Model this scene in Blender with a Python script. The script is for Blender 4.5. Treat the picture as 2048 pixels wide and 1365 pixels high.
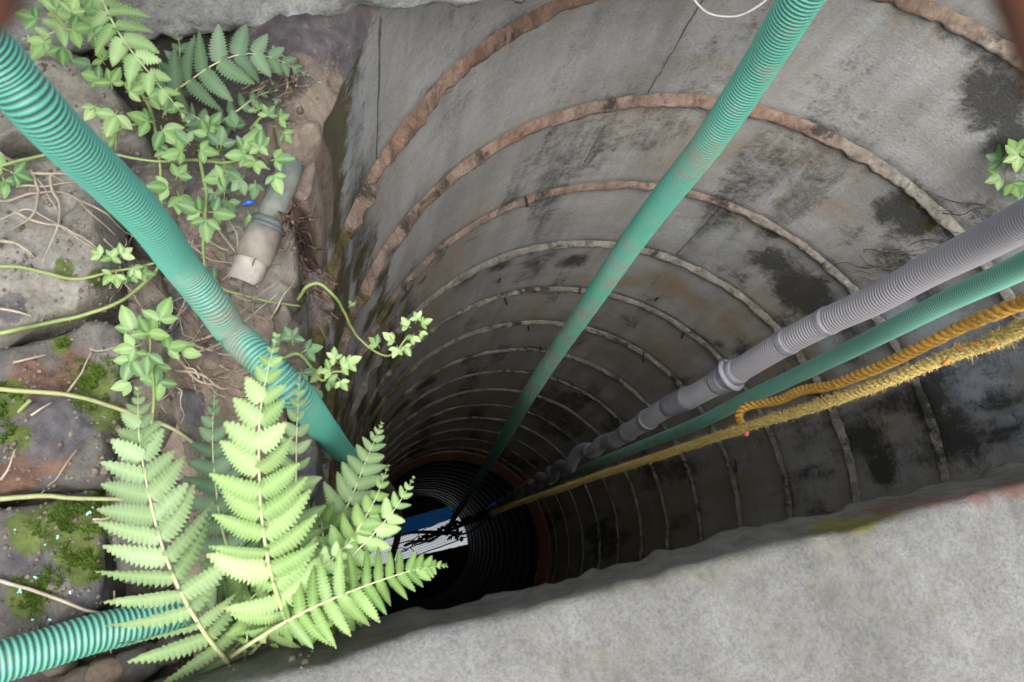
import bpy, bmesh, math, random
import numpy as np
from mathutils import Vector, Matrix
from mathutils.bvhtree import BVHTree

for _o in list(bpy.data.objects):
    bpy.data.objects.remove(_o)
SC = bpy.context.scene
COL = SC.collection
random.seed(7)
RNG = np.random.default_rng(7)

# ------------------------------------------------------------------ camera
R = 0.75                      # inner radius of the well, metres
ZT = 0.93                     # camera height above the ring tops, in radii
FPX = 1639.43                 # focal length in pixels of the 2048 px wide photo
_a, _b, _c = math.radians(16.4750068), math.radians(-9.90829105), math.radians(69.96341101)
CM = np.array((Matrix.Rotation(_c, 3, 'Z') @ Matrix.Rotation(_b, 3, 'Y') @ Matrix.Rotation(_a, 3, 'X')))
CP = np.array([0.0, -0.94890432 * R, ZT * R])
cam = bpy.data.cameras.new('camera')
cam.sensor_fit = 'HORIZONTAL'
cam.sensor_width = 36.0
cam.lens = 36.0 * FPX / 2048.0
cam.clip_start = 0.005
cam.clip_end = 500
cam.dof.use_dof = True
cam.dof.focus_distance = 1.35
cam.dof.aperture_fstop = 20.0
camo = bpy.data.objects.new('camera', cam)
m4 = Matrix([list(CM[0]) + [CP[0]], list(CM[1]) + [CP[1]], list(CM[2]) + [CP[2]], [0, 0, 0, 1]])
camo.matrix_world = m4
COL.objects.link(camo)
SC.camera = camo

# ------------------------------------------------------------------ sky, sun, exposure
SUN_EL, SUN_AZ = 70.0, 122.0
world = bpy.data.worlds.new('World')
SC.world = world
world.use_nodes = True
wn, wl = world.node_tree.nodes, world.node_tree.links
wn.clear()
w_out = wn.new('ShaderNodeOutputWorld')
w_bg = wn.new('ShaderNodeBackground')
w_sky = wn.new('ShaderNodeTexSky')
w_sky.sky_type = 'NISHITA'
w_sky.sun_disc = False
w_sky.sun_elevation = math.radians(SUN_EL)
w_sky.sun_rotation = math.radians(SUN_AZ)
w_sky.air_density = 1.0
w_sky.dust_density = 9.0
w_hsv = wn.new('ShaderNodeHueSaturation')
w_hsv.inputs['Saturation'].default_value = 0.12      # overcast: the cloud layer greys the sky out
w_bg.inputs['Strength'].default_value = 0.15
wl.new(w_sky.outputs[0], w_hsv.inputs['Color'])
wl.new(w_hsv.outputs[0], w_bg.inputs['Color'])
wl.new(w_bg.outputs[0], w_out.inputs['Surface'])
sun = bpy.data.lights.new('sun', 'SUN')
sun.energy = 1.5
sun.angle = math.radians(52)
sun.color = (1.0, 0.97, 0.92)
suno = bpy.data.objects.new('sun', sun)
_el, _az = math.radians(SUN_EL), math.radians(SUN_AZ)
_sd = Vector((math.sin(_az) * math.cos(_el), math.cos(_az) * math.cos(_el), math.sin(_el)))
suno.rotation_euler = _sd.to_track_quat('Z', 'Y').to_euler()
COL.objects.link(suno)
SC.view_settings.view_transform = 'Standard'
SC.view_settings.look = 'None'
SC.view_settings.gamma = 1.0
SC.view_settings.use_curve_mapping = False
SC.view_settings.exposure = 1.35
SC.cycles.use_denoising = True
SC.cycles.use_adaptive_sampling = True
SC.cycles.adaptive_threshold = 0.02
SC.cycles.max_bounces = 10
SC.cycles.diffuse_bounces = 9
SC.cycles.glossy_bounces = 4
SC.cycles.transmission_bounces = 6
SC.cycles.sample_clamp_indirect = 6.0


# ------------------------------------------------------------------ photo geometry helpers
def ray(px, py):
    return CM @ np.array([(px - 1024.0) / FPX, -(py - 682.5) / FPX, -1.0])

def PX(px, py, z):
    """world point on the sight line through a photo pixel at height z"""
    d = ray(px, py)
    return CP + d * ((z - CP[2]) / d[2])

def PD(px, py, depth):
    return CP + ray(px, py) * depth

def PC(px, py, rad=None):
    """world point on the inner wall of the well"""
    rad = rad or R
    d = ray(px, py)
    a = d[0] ** 2 + d[1] ** 2
    b = 2 * (CP[0] * d[0] + CP[1] * d[1])
    c = CP[0] ** 2 + CP[1] ** 2 - rad * rad
    t = (-b + math.sqrt(max(b * b - 4 * a * c, 0))) / (2 * a)
    return CP + d * t, t

def zz(u):
    """height in radii relative to the camera -> metres"""
    return R * (u + ZT)


# ------------------------------------------------------------------ noise
def _hash(ix, iy, iz, s):
    h = (ix * 374761393 + iy * 668265263 + iz * 2147483647 + s * 144665) & 0xFFFFFFFF
    h = ((h ^ (h >> 13)) * 1274126177) & 0xFFFFFFFF
    h = (h ^ (h >> 16)) & 0xFFFFFF
    return h / float(0xFFFFFF)

def vnoise(p, seed=0):
    p = np.asarray(p, float)
    i = np.floor(p).astype(np.int64)
    f = p - i
    f = f * f * (3 - 2 * f)
    r = np.zeros(p.shape[:-1])
    for dx in (0, 1):
        for dy in (0, 1):
            for dz in (0, 1):
                w = (f[..., 0] if dx else 1 - f[..., 0]) * (f[..., 1] if dy else 1 - f[..., 1]) * (f[..., 2] if dz else 1 - f[..., 2])
                r = r + w * _hash(i[..., 0] + dx, i[..., 1] + dy, i[..., 2] + dz, seed)
    return r * 2 - 1

def fbm(p, seed=0, oct=4):
    p = np.asarray(p, float)
    r, a, s = 0, 1.0, 0
    for k in range(oct):
        r = r + a * vnoise(p * 2 ** k, seed + k * 17)
        s += a
        a *= 0.5
    return r / s

def sstep(e0, e1, x):
    t = np.clip((x - e0) / (e1 - e0), 0, 1)
    return t * t * (3 - 2 * t)


# ------------------------------------------------------------------ object helpers
ORG = {}

def mesh_data(name, verts, faces, mat, smooth=True, attrs=None):
    me = bpy.data.meshes.new(name)
    me.from_pydata([tuple(map(float, v)) for v in verts], [], [tuple(map(int, f)) for f in faces])
    if mat:
        me.materials.append(mat)
    if smooth:
        me.polygons.foreach_set('use_smooth', [True] * len(me.polygons))
    for k, arr in (attrs or {}).items():
        arr = np.asarray(arr, float)
        if arr.ndim == 1:
            at = me.attributes.new(k, 'FLOAT', 'POINT')
            at.data.foreach_set('value', arr.astype(np.float32))
        elif arr.shape[1] == 3:
            at = me.attributes.new(k, 'FLOAT_VECTOR', 'POINT')
            at.data.foreach_set('vector', arr.astype(np.float32).ravel())
        else:
            at = me.attributes.new(k, 'FLOAT_COLOR', 'POINT')
            at.data.foreach_set('color', arr.astype(np.float32).ravel())
    me.update()
    return me

def mk(name, verts, faces, mat, parent=None, origin=None, smooth=True, attrs=None):
    """one mesh object from world-space vertices"""
    verts = np.asarray(verts, float)
    po = ORG[parent.name] if parent else np.zeros(3)
    o0 = np.asarray(origin if origin is not None else (po if parent else verts.mean(0)), float)
    me = mesh_data(name, verts - o0, faces, mat, smooth, attrs)
    ob = bpy.data.objects.new(name, me)
    COL.objects.link(ob)
    ob.location = tuple(o0 - po)
    if parent:
        ob.parent = parent
    ORG[ob.name] = o0
    return ob

def root(name, loc):
    ob = bpy.data.objects.new(name, None)
    ob.empty_display_size = 0.05
    COL.objects.link(ob)
    ob.location = tuple(map(float, loc))
    ORG[ob.name] = np.asarray(loc, float)
    return ob

def place(name, me, parent, Mw):
    """an object sharing mesh data me, at world matrix Mw, child of parent"""
    ob = bpy.data.objects.new(name, me)
    COL.objects.link(ob)
    ob.parent = parent
    ob.matrix_basis = Matrix.Translation(Vector(-ORG[parent.name])) @ Mw
    ORG[ob.name] = np.array(Mw.translation)
    return ob

def tag(ob, label=None, cat=None, group=None, kind=None):
    for k, v in (('label', label), ('category', cat), ('group', group), ('kind', kind)):
        if v:
            ob[k] = v
    return ob

def spline(pts, n=12):
    """Catmull-Rom through pts (any dimension)"""
    P = np.asarray(pts, float)
    P = np.vstack([2 * P[0] - P[1], P, 2 * P[-1] - P[-2]])
    out = []
    for i in range(1, len(P) - 2):
        p0, p1, p2, p3 = P[i - 1], P[i], P[i + 1], P[i + 2]
        for t in np.linspace(0, 1, n, endpoint=False):
            out.append(0.5 * ((2 * p1) + (-p0 + p2) * t + (2 * p0 - 5 * p1 + 4 * p2 - p3) * t * t + (-p0 + 3 * p1 - 3 * p2 + p3) * t ** 3))
    out.append(P[-2])
    return np.array(out)

def resample(P, s_list):
    d = np.r_[0, np.cumsum(np.linalg.norm(np.diff(P[:, :3], axis=0), axis=1))]
    return np.stack([np.interp(s_list, d, P[:, k]) for k in range(P.shape[1])], 1), d[-1]

def frames(P):
    T = np.gradient(P, axis=0)
    T /= np.linalg.norm(T, axis=1)[:, None] + 1e-12
    N = np.zeros_like(P)
    a = np.array([0, 0, 1.0]) if abs(T[0][2]) < 0.9 else np.array([1.0, 0, 0])
    n = a - T[0] * (a @ T[0])
    n /= np.linalg.norm(n)
    for i in range(len(P)):
        n = n - T[i] * (n @ T[i])
        n /= np.linalg.norm(n) + 1e-12
        N[i] = n
    return T, N, np.cross(T, N)

def tube(P, rad, k=8, cap=True):
    """rad: scalar, array per ring, or array per ring x k"""
    P = np.asarray(P, float)
    T, N, B = frames(P)
    n = len(P)
    rad = np.asarray(rad, float)
    if rad.ndim == 0:
        rad = np.full((n, k), float(rad))
    elif rad.ndim == 1:
        rad = np.repeat(rad[:, None], k, 1)
    th = np.arange(k) * 2 * math.pi / k
    V = P[:, None, :] + rad[..., None] * (np.cos(th)[None, :, None] * N[:, None, :] + np.sin(th)[None, :, None] * B[:, None, :])
    F = []
    for i in range(n - 1):
        for j in range(k):
            j2 = (j + 1) % k
            F.append((i * k + j, i * k + j2, (i + 1) * k + j2, (i + 1) * k + j))
    if cap:
        F.append(tuple(range(k - 1, -1, -1)))
        F.append(tuple((n - 1) * k + j for j in range(k)))
    return V.reshape(-1, 3), F

def join(parts):
    V, F, o = [], [], 0
    for v, f in parts:
        V.append(np.asarray(v, float))
        F += [tuple(i + o for i in q) for q in f]
        o += len(v)
    return np.vstack(V), F


# ------------------------------------------------------------------ material helpers
class NB:
    def __init__(s, name):
        s.m = bpy.data.materials.new(name)
        s.m.use_nodes = True
        s.t = s.m.node_tree
        s.t.nodes.clear()
        s.out = s.t.nodes.new('ShaderNodeOutputMaterial')
    def n(s, kind, **kw):
        nd = s.t.nodes.new('ShaderNode' + kind)
        for k, v in kw.items():
            if k.startswith('i_'):
                nd.inputs[k[2:].replace('_', ' ')].default_value = v
            else:
                setattr(nd, k, v)
        return nd
    def l(s, a, b):
        s.t.links.new(a, b)
    def noise(s, vec, scale, detail=6, rough=0.6, dist=0.0):
        nd = s.n('TexNoise')
        nd.inputs['Scale'].default_value = scale
        nd.inputs['Detail'].default_value = detail
        nd.inputs['Roughness'].default_value = rough
        nd.inputs['Distortion'].default_value = dist
        if vec is not None:
            s.l(vec, nd.inputs['Vector'])
        return nd.outputs['Fac']
    def ramp(s, fac, stops):
        nd = s.n('ValToRGB')
        el = nd.color_ramp.elements
        while len(el) > 1:
            el.remove(el[-1])
        for i, (p, c) in enumerate(stops):
            e = el[0] if i == 0 else el.new(p)
            e.position = p
            if isinstance(c, (int, float)):
                c = (c, c, c)
            e.color = (*c, 1)
        s.l(fac, nd.inputs['Fac'])
        return nd.outputs['Color']
    def mix(s, fac, a, b, mode='MIX'):
        nd = s.n('Mix', data_type='RGBA', blend_type=mode)
        for sock, v in ((nd.inputs[0], fac), (nd.inputs[6], a), (nd.inputs[7], b)):
            if hasattr(v, 'links'):
                s.l(v, sock)
            elif isinstance(v, (int, float)):
                sock.default_value = v
            else:
                sock.default_value = (*v, 1) if len(v) == 3 else v
        return nd.outputs[2]
    def math(s, op, a, b=None, clamp=False):
        nd = s.n('Math', operation=op)
        nd.use_clamp = clamp
        for k, v in enumerate((a, b)):
            if v is None:
                continue
            if isinstance(v, (int, float)):
                nd.inputs[k].default_value = v
            else:
                s.l(v, nd.inputs[k])
        return nd.outputs[0]
    def mapping(s, vec, sc):
        nd = s.n('Mapping')
        nd.inputs['Scale'].default_value = sc
        s.l(vec, nd.inputs['Vector'])
        return nd.outputs[0]
    def bump(s, h, strength=0.4, dist=0.004):
        nd = s.n('Bump')
        nd.inputs['Strength'].default_value = strength
        nd.inputs['Distance'].default_value = dist
        s.l(h, nd.inputs['Height'])
        return nd.outputs[0]
    def principled(s, col, rough=0.8, bump=None, spec=0.4, **kw):
        nd = s.n('BsdfPrincipled')
        if hasattr(col, 'links'):
            s.l(col, nd.inputs['Base Color'])
        else:
            nd.inputs['Base Color'].default_value = (*col, 1)
        if hasattr(rough, 'links'):
            s.l(rough, nd.inputs['Roughness'])
        else:
            nd.inputs['Roughness'].default_value = rough
        nd.inputs['Specular IOR Level'].default_value = spec
        for k, v in kw.items():
            nd.inputs[k].default_value = v
        if bump is not None:
            s.l(bump, nd.inputs['Normal'])
        s.l(nd.outputs[0], s.out.inputs['Surface'])
        return nd
    def pos(s):
        return s.n('NewGeometry').outputs['Position']
    def attr(s, name):
        return s.n('Attribute', attribute_name=name)

MAT = {}

def mat_wall():
    b = NB('well_concrete')
    cyl = b.attr('cyl').outputs['Vector']
    st = b.attr('stain')
    sep = b.n('SeparateColor')
    b.l(st.outputs['Color'], sep.inputs[0])
    aa = st.outputs['Alpha']
    big = b.noise(b.mapping(cyl, (1.3, 1.9, 1)), 2.2, 7, 0.62)
    strk = b.noise(b.mapping(cyl, (9, 1.3, 1)), 1.6, 4, 0.55, 0.5)
    hor = b.noise(b.mapping(cyl, (1.0, 5.0, 1)), 1.8, 4, 0.55, 0.8)
    fine = b.noise(cyl, 150, 6, 0.75)
    gran = b.noise(cyl, 55, 8, 0.85)
    mid = b.noise(cyl, 9, 7, 0.7, 0.6)
    base = b.ramp(big, [(0.28, (0.38, 0.365, 0.335)), (0.5, (0.51, 0.505, 0.49)), (0.75, (0.61, 0.605, 0.59))])
    base = b.mix(b.math('MULTIPLY', b.ramp(strk, [(0.42, 0), (0.68, 1)]), 0.75), base, (0.34, 0.335, 0.325))
    base = b.mix(b.math('MULTIPLY', b.ramp(strk, [(0.25, 1), (0.42, 0)]), 0.45), base, (0.52, 0.52, 0.525))
    base = b.mix(b.math('MULTIPLY', b.ramp(hor, [(0.5, 0), (0.72, 1)]), 0.4), base, (0.40, 0.34, 0.25))
    base = b.mix(b.math('MULTIPLY', b.ramp(mid, [(0.52, 0), (0.70, 1)]), 0.4), base, (0.30, 0.285, 0.255))
    base = b.mix(0.55, base, b.ramp(fine, [(0.3, 0.55), (0.7, 1.25)]), 'MULTIPLY')
    nz = b.math('ADD', b.math('MULTIPLY', b.noise(cyl, 13, 9, 0.82, 0.7), 0.6), b.math('MULTIPLY', b.noise(b.mapping(cyl, (3.0, 0.6, 1)), 12, 6, 0.7), 0.4))
    def msk(ch, lo=0.42, hi=0.60):
        g = b.math('ADD', b.math('MULTIPLY', nz, 1.4), b.math('MULTIPLY', gran, 1.1))
        return b.ramp(b.math('ADD', b.math('MULTIPLY', ch, 0.60), b.math('SUBTRACT', g, 1.05)), [(lo, 0), (hi, 1)])
    och = b.ramp(b.noise(cyl, 6, 5, 0.6), [(0.35, (0.40, 0.27, 0.14)), (0.65, (0.37, 0.31, 0.16))])
    base = b.mix(b.math('MULTIPLY', msk(aa, 0.38, 0.72), 0.62), base, och)
    base = b.mix(b.math('MULTIPLY', msk(sep.outputs[2], 0.36, 0.62), 0.85), base, b.ramp(fine, [(0.3, (0.42, 0.49, 0.55)), (0.7, (0.66, 0.73, 0.79))]))
    blk = b.ramp(fine, [(0.3, (0.022, 0.022, 0.02)), (0.75, (0.085, 0.085, 0.078))])
    base = b.mix(b.math('MULTIPLY', msk(sep.outputs[0], 0.38, 0.70), 0.9), base, blk)
    mos = b.ramp(b.noise(cyl, 30, 5, 0.7), [(0.3, (0.035, 0.028, 0.012)), (0.6, (0.10, 0.085, 0.025)), (0.8, (0.15, 0.14, 0.045))])
    base = b.mix(b.math('MULTIPLY', msk(sep.outputs[1], 0.40, 0.58), 0.92), base, mos)
    bm = b.math('ADD', b.math('MULTIPLY', fine, 0.5), b.math('ADD', b.math('MULTIPLY', gran, 0.7), b.math('MULTIPLY', mid, 0.8)))
    base = b.mix(0.55, base, b.ramp(gran, [(0.3, 0.62), (0.5, 1.0), (0.68, 1.22)]), 'MULTIPLY')
    b.principled(base, 0.72, b.bump(bm, 0.75, 0.006), 0.35)
    return b.m

def mat_mortar():
    b = NB('joint_mortar')
    cyl = b.attr('cyl').outputs['Vector']
    st = b.attr('stain')
    sep = b.n('SeparateColor')
    b.l(st.outputs['Color'], sep.inputs[0])
    n1 = b.noise(cyl, 22, 7, 0.75)
    n2 = b.noise(cyl, 90, 5, 0.7)
    red = b.ramp(n1, [(0.3, (0.13, 0.078, 0.056)), (0.55, (0.27, 0.172, 0.128)), (0.75, (0.36, 0.27, 0.215))])
    gry = b.ramp(n1, [(0.3, (0.13, 0.12, 0.10)), (0.5, (0.26, 0.24, 0.205)), (0.72, (0.38, 0.355, 0.31))])
    base = b.mix(sep.outputs[2], gry, red)
    base = b.mix(0.6, base, b.ramp(n2, [(0.3, 0.5), (0.7, 1.3)]), 'MULTIPLY')
    nz = b.noise(cyl, 18, 8, 0.75, 0.5)
    def msk(ch):
        return b.ramp(b.math('ADD', b.math('MULTIPLY', ch, 0.62), b.math('SUBTRACT', b.math('MULTIPLY', nz, 1.5), 0.55)), [(0.42, 0), (0.58, 1)])
    base = b.mix(b.math('MULTIPLY', msk(sep.outputs[0]), 0.9), base, (0.035, 0.035, 0.03))
    base = b.mix(b.math('MULTIPLY', msk(sep.outputs[1]), 0.9), base, b.ramp(n2, [(0.35, (0.05, 0.042, 0.014)), (0.65, (0.13, 0.12, 0.035))]))
    b.principled(base, 0.9, b.bump(b.math('ADD', n1, n2), 0.8, 0.006), 0.2)
    return b.m

def mat_slab(name, tint=1.0, rough_scale=1.0):
    b = NB(name)
    p = b.pos()
    st = b.attr('stain')
    sep = b.n('SeparateColor')
    b.l(st.outputs['Color'], sep.inputs[0])
    n1 = b.noise(p, 4.5, 8, 0.7, 0.5)
    n2 = b.noise(p, 42 * rough_scale, 9, 0.82)
    n3 = b.noise(p, 330, 5, 0.75)
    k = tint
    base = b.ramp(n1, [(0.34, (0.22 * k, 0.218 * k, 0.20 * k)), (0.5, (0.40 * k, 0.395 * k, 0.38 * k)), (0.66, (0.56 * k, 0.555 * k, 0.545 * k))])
    base = b.mix(0.45 if rough_scale < 1.2 else 0.95, base, b.ramp(n2, [(0.32, 0.42), (0.5, 0.95), (0.7, 1.25)]), 'MULTIPLY')
    base = b.mix(0.5, base, b.ramp(n3, [(0.32, 0.35), (0.5, 1.0), (0.68, 1.45)]), 'MULTIPLY')
    nz = b.noise(p, 26, 8, 0.75, 0.4)
    def msk(ch, lo=0.42, hi=0.6):
        return b.ramp(b.math('ADD', b.math('MULTIPLY', ch, 0.62), b.math('SUBTRACT', b.math('MULTIPLY', nz, 1.5), 0.55)), [(lo, 0), (hi, 1)])
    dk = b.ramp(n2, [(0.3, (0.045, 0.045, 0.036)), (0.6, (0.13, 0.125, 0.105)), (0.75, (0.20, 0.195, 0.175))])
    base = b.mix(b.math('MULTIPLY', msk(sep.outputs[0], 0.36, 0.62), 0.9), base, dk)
    base = b.mix(b.math('MULTIPLY', msk(sep.outputs[1]), 0.9), base, b.ramp(n2, [(0.35, (0.06, 0.055, 0.015)), (0.65, (0.17, 0.16, 0.03))]))
    base = b.mix(b.math('MULTIPLY', msk(sep.outputs[2], 0.5, 0.8), 0.75), base, b.ramp(n2, [(0.35, (0.05, 0.022, 0.017)), (0.65, (0.15, 0.06, 0.04))]))
    base = b.mix(b.math('MULTIPLY', msk(st.outputs['Alpha'], 0.36, 0.64), 0.3), base, (0.22, 0.27, 0.26))
    b.principled(base, 0.9, b.bump(b.math('ADD', b.math('MULTIPLY', n2, 1.0), b.math('MULTIPLY', n3, 0.5)), 0.7, 0.005), 0.25)
    return b.m

def mat_stone(name, c0, c1, c2):
    b = NB(name)
    p = b.pos()
    info = b.n('ObjectInfo')
    off = b.n('VectorMath', operation='ADD')
    b.l(p, off.inputs[0])
    cx = b.n('CombineXYZ')
    b.l(b.math('MULTIPLY', info.outputs['Random'], 7.0), cx.inputs[0])
    b.l(cx.outputs[0], off.inputs[1])
    v = off.outputs[0]
    n1 = b.noise(v, 9, 8, 0.7, 0.4)
    n2 = b.noise(v, 55, 7, 0.75)
    n3 = b.noise(v, 240, 4, 0.7)
    base = b.ramp(n1, [(0.30, c0), (0.5, c1), (0.70, c2)])
    base = b.mix(0.7, base, b.ramp(n2, [(0.3, 0.45), (0.55, 1.0), (0.72, 1.4)]), 'MULTIPLY')
    base = b.mix(0.5, base, b.ramp(n3, [(0.3, 0.6), (0.7, 1.3)]), 'MULTIPLY')
    st = b.attr('stain')
    sep = b.n('SeparateColor')
    b.l(st.outputs['Color'], sep.inputs[0])
    nz = b.noise(v, 45, 8, 0.78, 0.5)
    def msk(ch, lo=0.42, hi=0.6):
        return b.ramp(b.math('ADD', b.math('MULTIPLY', ch, 0.62), b.math('SUBTRACT', b.math('MULTIPLY', nz, 1.5), 0.55)), [(lo, 0), (hi, 1)])
    base = b.mix(b.math('MULTIPLY', msk(sep.outputs[2]), 0.85), base, b.ramp(n2, [(0.35, (0.045, 0.022, 0.015)), (0.65, (0.13, 0.07, 0.045))]))
    base = b.mix(b.math('MULTIPLY', msk(sep.outputs[0]), 0.8), base, b.ramp(n2, [(0.3, (0.022, 0.021, 0.026)), (0.7, (0.085, 0.08, 0.088))]))
    base = b.mix(b.math('MULTIPLY', msk(sep.outputs[1]), 0.9), base, b.ramp(n2, [(0.3, (0.02, 0.03, 0.006)), (0.7, (0.09, 0.12, 0.018))]))
    b.principled(base, 0.88, b.bump(b.math('ADD', n1, b.math('MULTIPLY', n2, 0.7)), 0.8, 0.006), 0.3)
    return b.m

def mat_hose(name, rib, groove, dirt, amt, depth_mix=0.0):
    b = NB(name)
    p = b.pos()
    rb = b.attr('rib').outputs['Fac']
    sd = b.attr('soil').outputs['Fac']
    n1 = b.noise(p, 26, 7, 0.72, 0.4)
    n2 = b.noise(p, 260, 3, 0.6)
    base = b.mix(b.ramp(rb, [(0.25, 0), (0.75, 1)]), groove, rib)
    fac = b.math('ADD', b.math('MULTIPLY', n1, 0.9), b.math('SUBTRACT', sd, 0.5))
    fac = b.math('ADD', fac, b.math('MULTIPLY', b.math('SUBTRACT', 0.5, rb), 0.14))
    m = b.ramp(fac, [(0.5, 0), (0.68, 1)])
    base = b.mix(b.math('MULTIPLY', m, amt), base, b.ramp(n2, [(0.3, tuple(0.7 * c for c in dirt)), (0.7, dirt)]))
    rg = b.ramp(m, [(0, 0.5), (1, 0.85)])
    base = b.mix(0.14, base, dirt)
    b.principled(base, rg, b.bump(n1, 0.12, 0.002), 0.45)
    return b.m

def mat_leaf(name, c0, c1, trans=0.35, rough=0.5, scale=40):
    b = NB(name)
    co = b.n('TexCoord').outputs['Object']
    p = b.pos()
    info = b.n('ObjectInfo')
    n1 = b.noise(p, scale, 5, 0.65)
    f = b.math('ADD', b.math('MULTIPLY', n1, 0.7), b.math('SUBTRACT', b.math('MULTIPLY', info.outputs['Random'], 0.6), 0.15))
    col = b.ramp(f, [(0.25, c0), (0.75, c1)])
    rib = b.attr('rib').outputs['Fac']
    col = b.mix(b.math('MULTIPLY', rib, 0.45), col, tuple(min(1, 1.55 * x + 0.03) for x in c1))
    lob = b.attr('lob').outputs['Fac']
    col = b.mix(b.math('MULTIPLY', lob, 0.5), col, b.mix(0.5, col, (0.35, 0.42, 0.3), 'MULTIPLY'))
    tip = b.attr('tip').outputs['Fac']
    col = b.mix(b.math('MULTIPLY', tip, b.math('MULTIPLY', info.outputs['Random'], 0.7)), col, (0.17, 0.12, 0.06))
    spot = b.ramp(b.noise(p, 260, 3, 0.6), [(0.68, 0), (0.74, 1)])
    col = b.mix(b.math('MULTIPLY', spot, 0.4), col, (0.10, 0.085, 0.03))
    d = b.n('BsdfPrincipled')
    b.l(col, d.inputs['Base Color'])
    d.inputs['Roughness'].default_value = rough
    d.inputs['Specular IOR Level'].default_value = 0.35
    b.l(b.bump(n1, 0.25, 0.002), d.inputs['Normal'])
    t = b.n('BsdfTranslucent')
    b.l(b.mix(0.5, col, (0.9, 1.0, 0.5), 'MULTIPLY'), t.inputs['Color'])
    mx = b.n('MixShader')
    mx.inputs[0].default_value = trans
    b.l(d.outputs[0], mx.inputs[1])
    b.l(t.outputs[0], mx.inputs[2])
    b.l(mx.outputs[0], b.out.inputs['Surface'])
    return b.m

def mat_plain(name, c0, c1, rough=0.7, scale=60, spec=0.4, bump=0.4, dist=0.002, **kw):
    b = NB(name)
    p = b.pos()
    n1 = b.noise(p, scale, 6, 0.7)
    b.principled(b.ramp(n1, [(0.32, c0), (0.68, c1)]), rough, b.bump(n1, bump, dist), spec, **kw)
    return b.m

MAT['wall'] = mat_wall()
MAT['mortar'] = mat_mortar()
MAT['slab'] = mat_slab('slab_concrete', 0.27)  # tint darkened to hold the shade of the person leaning over this slab
MAT['beam'] = mat_slab('beam_concrete', 0.95, 1.6)
MAT['stone_grey'] = mat_stone('stone_grey', (0.085, 0.078, 0.062), (0.17, 0.157, 0.13), (0.25, 0.235, 0.205))
MAT['stone_mauve'] = mat_stone('stone_mauve', (0.045, 0.041, 0.036), (0.088, 0.081, 0.072), (0.165, 0.152, 0.132))
MAT['stone_brown'] = mat_stone('stone_brown', (0.06, 0.05, 0.038), (0.12, 0.103, 0.08), (0.19, 0.165, 0.13))
MAT['stone_pink'] = mat_stone('stone_pink', (0.10, 0.074, 0.055), (0.18, 0.138, 0.105), (0.27, 0.215, 0.165))
MAT['soil'] = mat_stone('soil', (0.03, 0.024, 0.018), (0.07, 0.056, 0.044), (0.14, 0.105, 0.08))
MAT['brick'] = mat_plain('laterite', (0.28, 0.12, 0.07), (0.50, 0.27, 0.17), 0.9, 30)
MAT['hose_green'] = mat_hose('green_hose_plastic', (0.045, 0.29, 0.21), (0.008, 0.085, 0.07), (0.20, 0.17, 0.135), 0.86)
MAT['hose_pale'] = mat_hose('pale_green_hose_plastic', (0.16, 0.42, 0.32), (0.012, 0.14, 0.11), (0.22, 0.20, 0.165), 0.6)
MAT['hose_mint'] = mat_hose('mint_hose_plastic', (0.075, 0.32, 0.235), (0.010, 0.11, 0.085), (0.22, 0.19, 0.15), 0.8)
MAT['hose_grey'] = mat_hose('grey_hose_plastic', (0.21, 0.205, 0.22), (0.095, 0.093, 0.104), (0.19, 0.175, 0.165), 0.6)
MAT['wrap'] = mat_plain('grey_wrap', (0.15, 0.147, 0.165), (0.24, 0.235, 0.26), 0.7, 60)
MAT['rope_orange'] = mat_plain('orange_rope_fibre', (0.28, 0.14, 0.022), (0.55, 0.32, 0.065), 0.7, 260, 0.3, 0.6)
MAT['rope_yellow'] = mat_plain('yellow_rope_fibre', (0.26, 0.18, 0.05), (0.52, 0.39, 0.13), 0.8, 220, 0.25, 0.6)
MAT['fuzz'] = mat_plain('yellow_fuzz', (0.32, 0.23, 0.06), (0.56, 0.44, 0.16), 0.7, 50)
MAT['orange_bit'] = mat_plain('orange_strip', (0.65, 0.20, 0.05), (0.75, 0.28, 0.09), 0.6, 80)
MAT['pink_bit'] = mat_plain('pink_plastic', (0.65, 0.13, 0.12), (0.78, 0.22, 0.20), 0.5, 80)
MAT['pvc'] = mat_plain('pvc_dirty', (0.12, 0.10, 0.078), (0.24, 0.21, 0.175), 0.7, 40)
MAT['pvc_light'] = mat_plain('pvc_light', (0.22, 0.195, 0.16), (0.38, 0.35, 0.30), 0.6, 50)
MAT['pvc_in'] = mat_plain('pvc_inside', (0.22, 0.13, 0.06), (0.36, 0.24, 0.13), 0.8, 50)
MAT['clamp'] = mat_plain('clamp_tape', (0.05, 0.058, 0.055), (0.11, 0.125, 0.12), 0.6, 60)
MAT['pvc_green'] = mat_plain('pipe_wrapped', (0.07, 0.085, 0.07), (0.17, 0.175, 0.15), 0.75, 50)
MAT['rust'] = mat_plain('rust', (0.05, 0.02, 0.012), (0.12, 0.048, 0.026), 0.9, 60)
MAT['iron'] = mat_plain('old_iron', (0.025, 0.017, 0.013), (0.07, 0.045, 0.032), 0.85, 60)
MAT['twig'] = mat_plain('dry_stem', (0.16, 0.125, 0.085), (0.34, 0.285, 0.21), 0.8, 40)
MAT['twig_pale'] = mat_plain('pale_dry_stem', (0.20, 0.165, 0.115), (0.36, 0.31, 0.24), 0.8, 40)
MAT['root'] = mat_plain('root', (0.06, 0.035, 0.024), (0.15, 0.095, 0.065), 0.9, 60)
MAT['stem'] = mat_plain('green_stem', (0.12, 0.17, 0.045), (0.24, 0.28, 0.10), 0.6, 30)
MAT['stem_pale'] = mat_plain('pale_green_stem', (0.15, 0.165, 0.065), (0.26, 0.27, 0.12), 0.6, 30)
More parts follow.
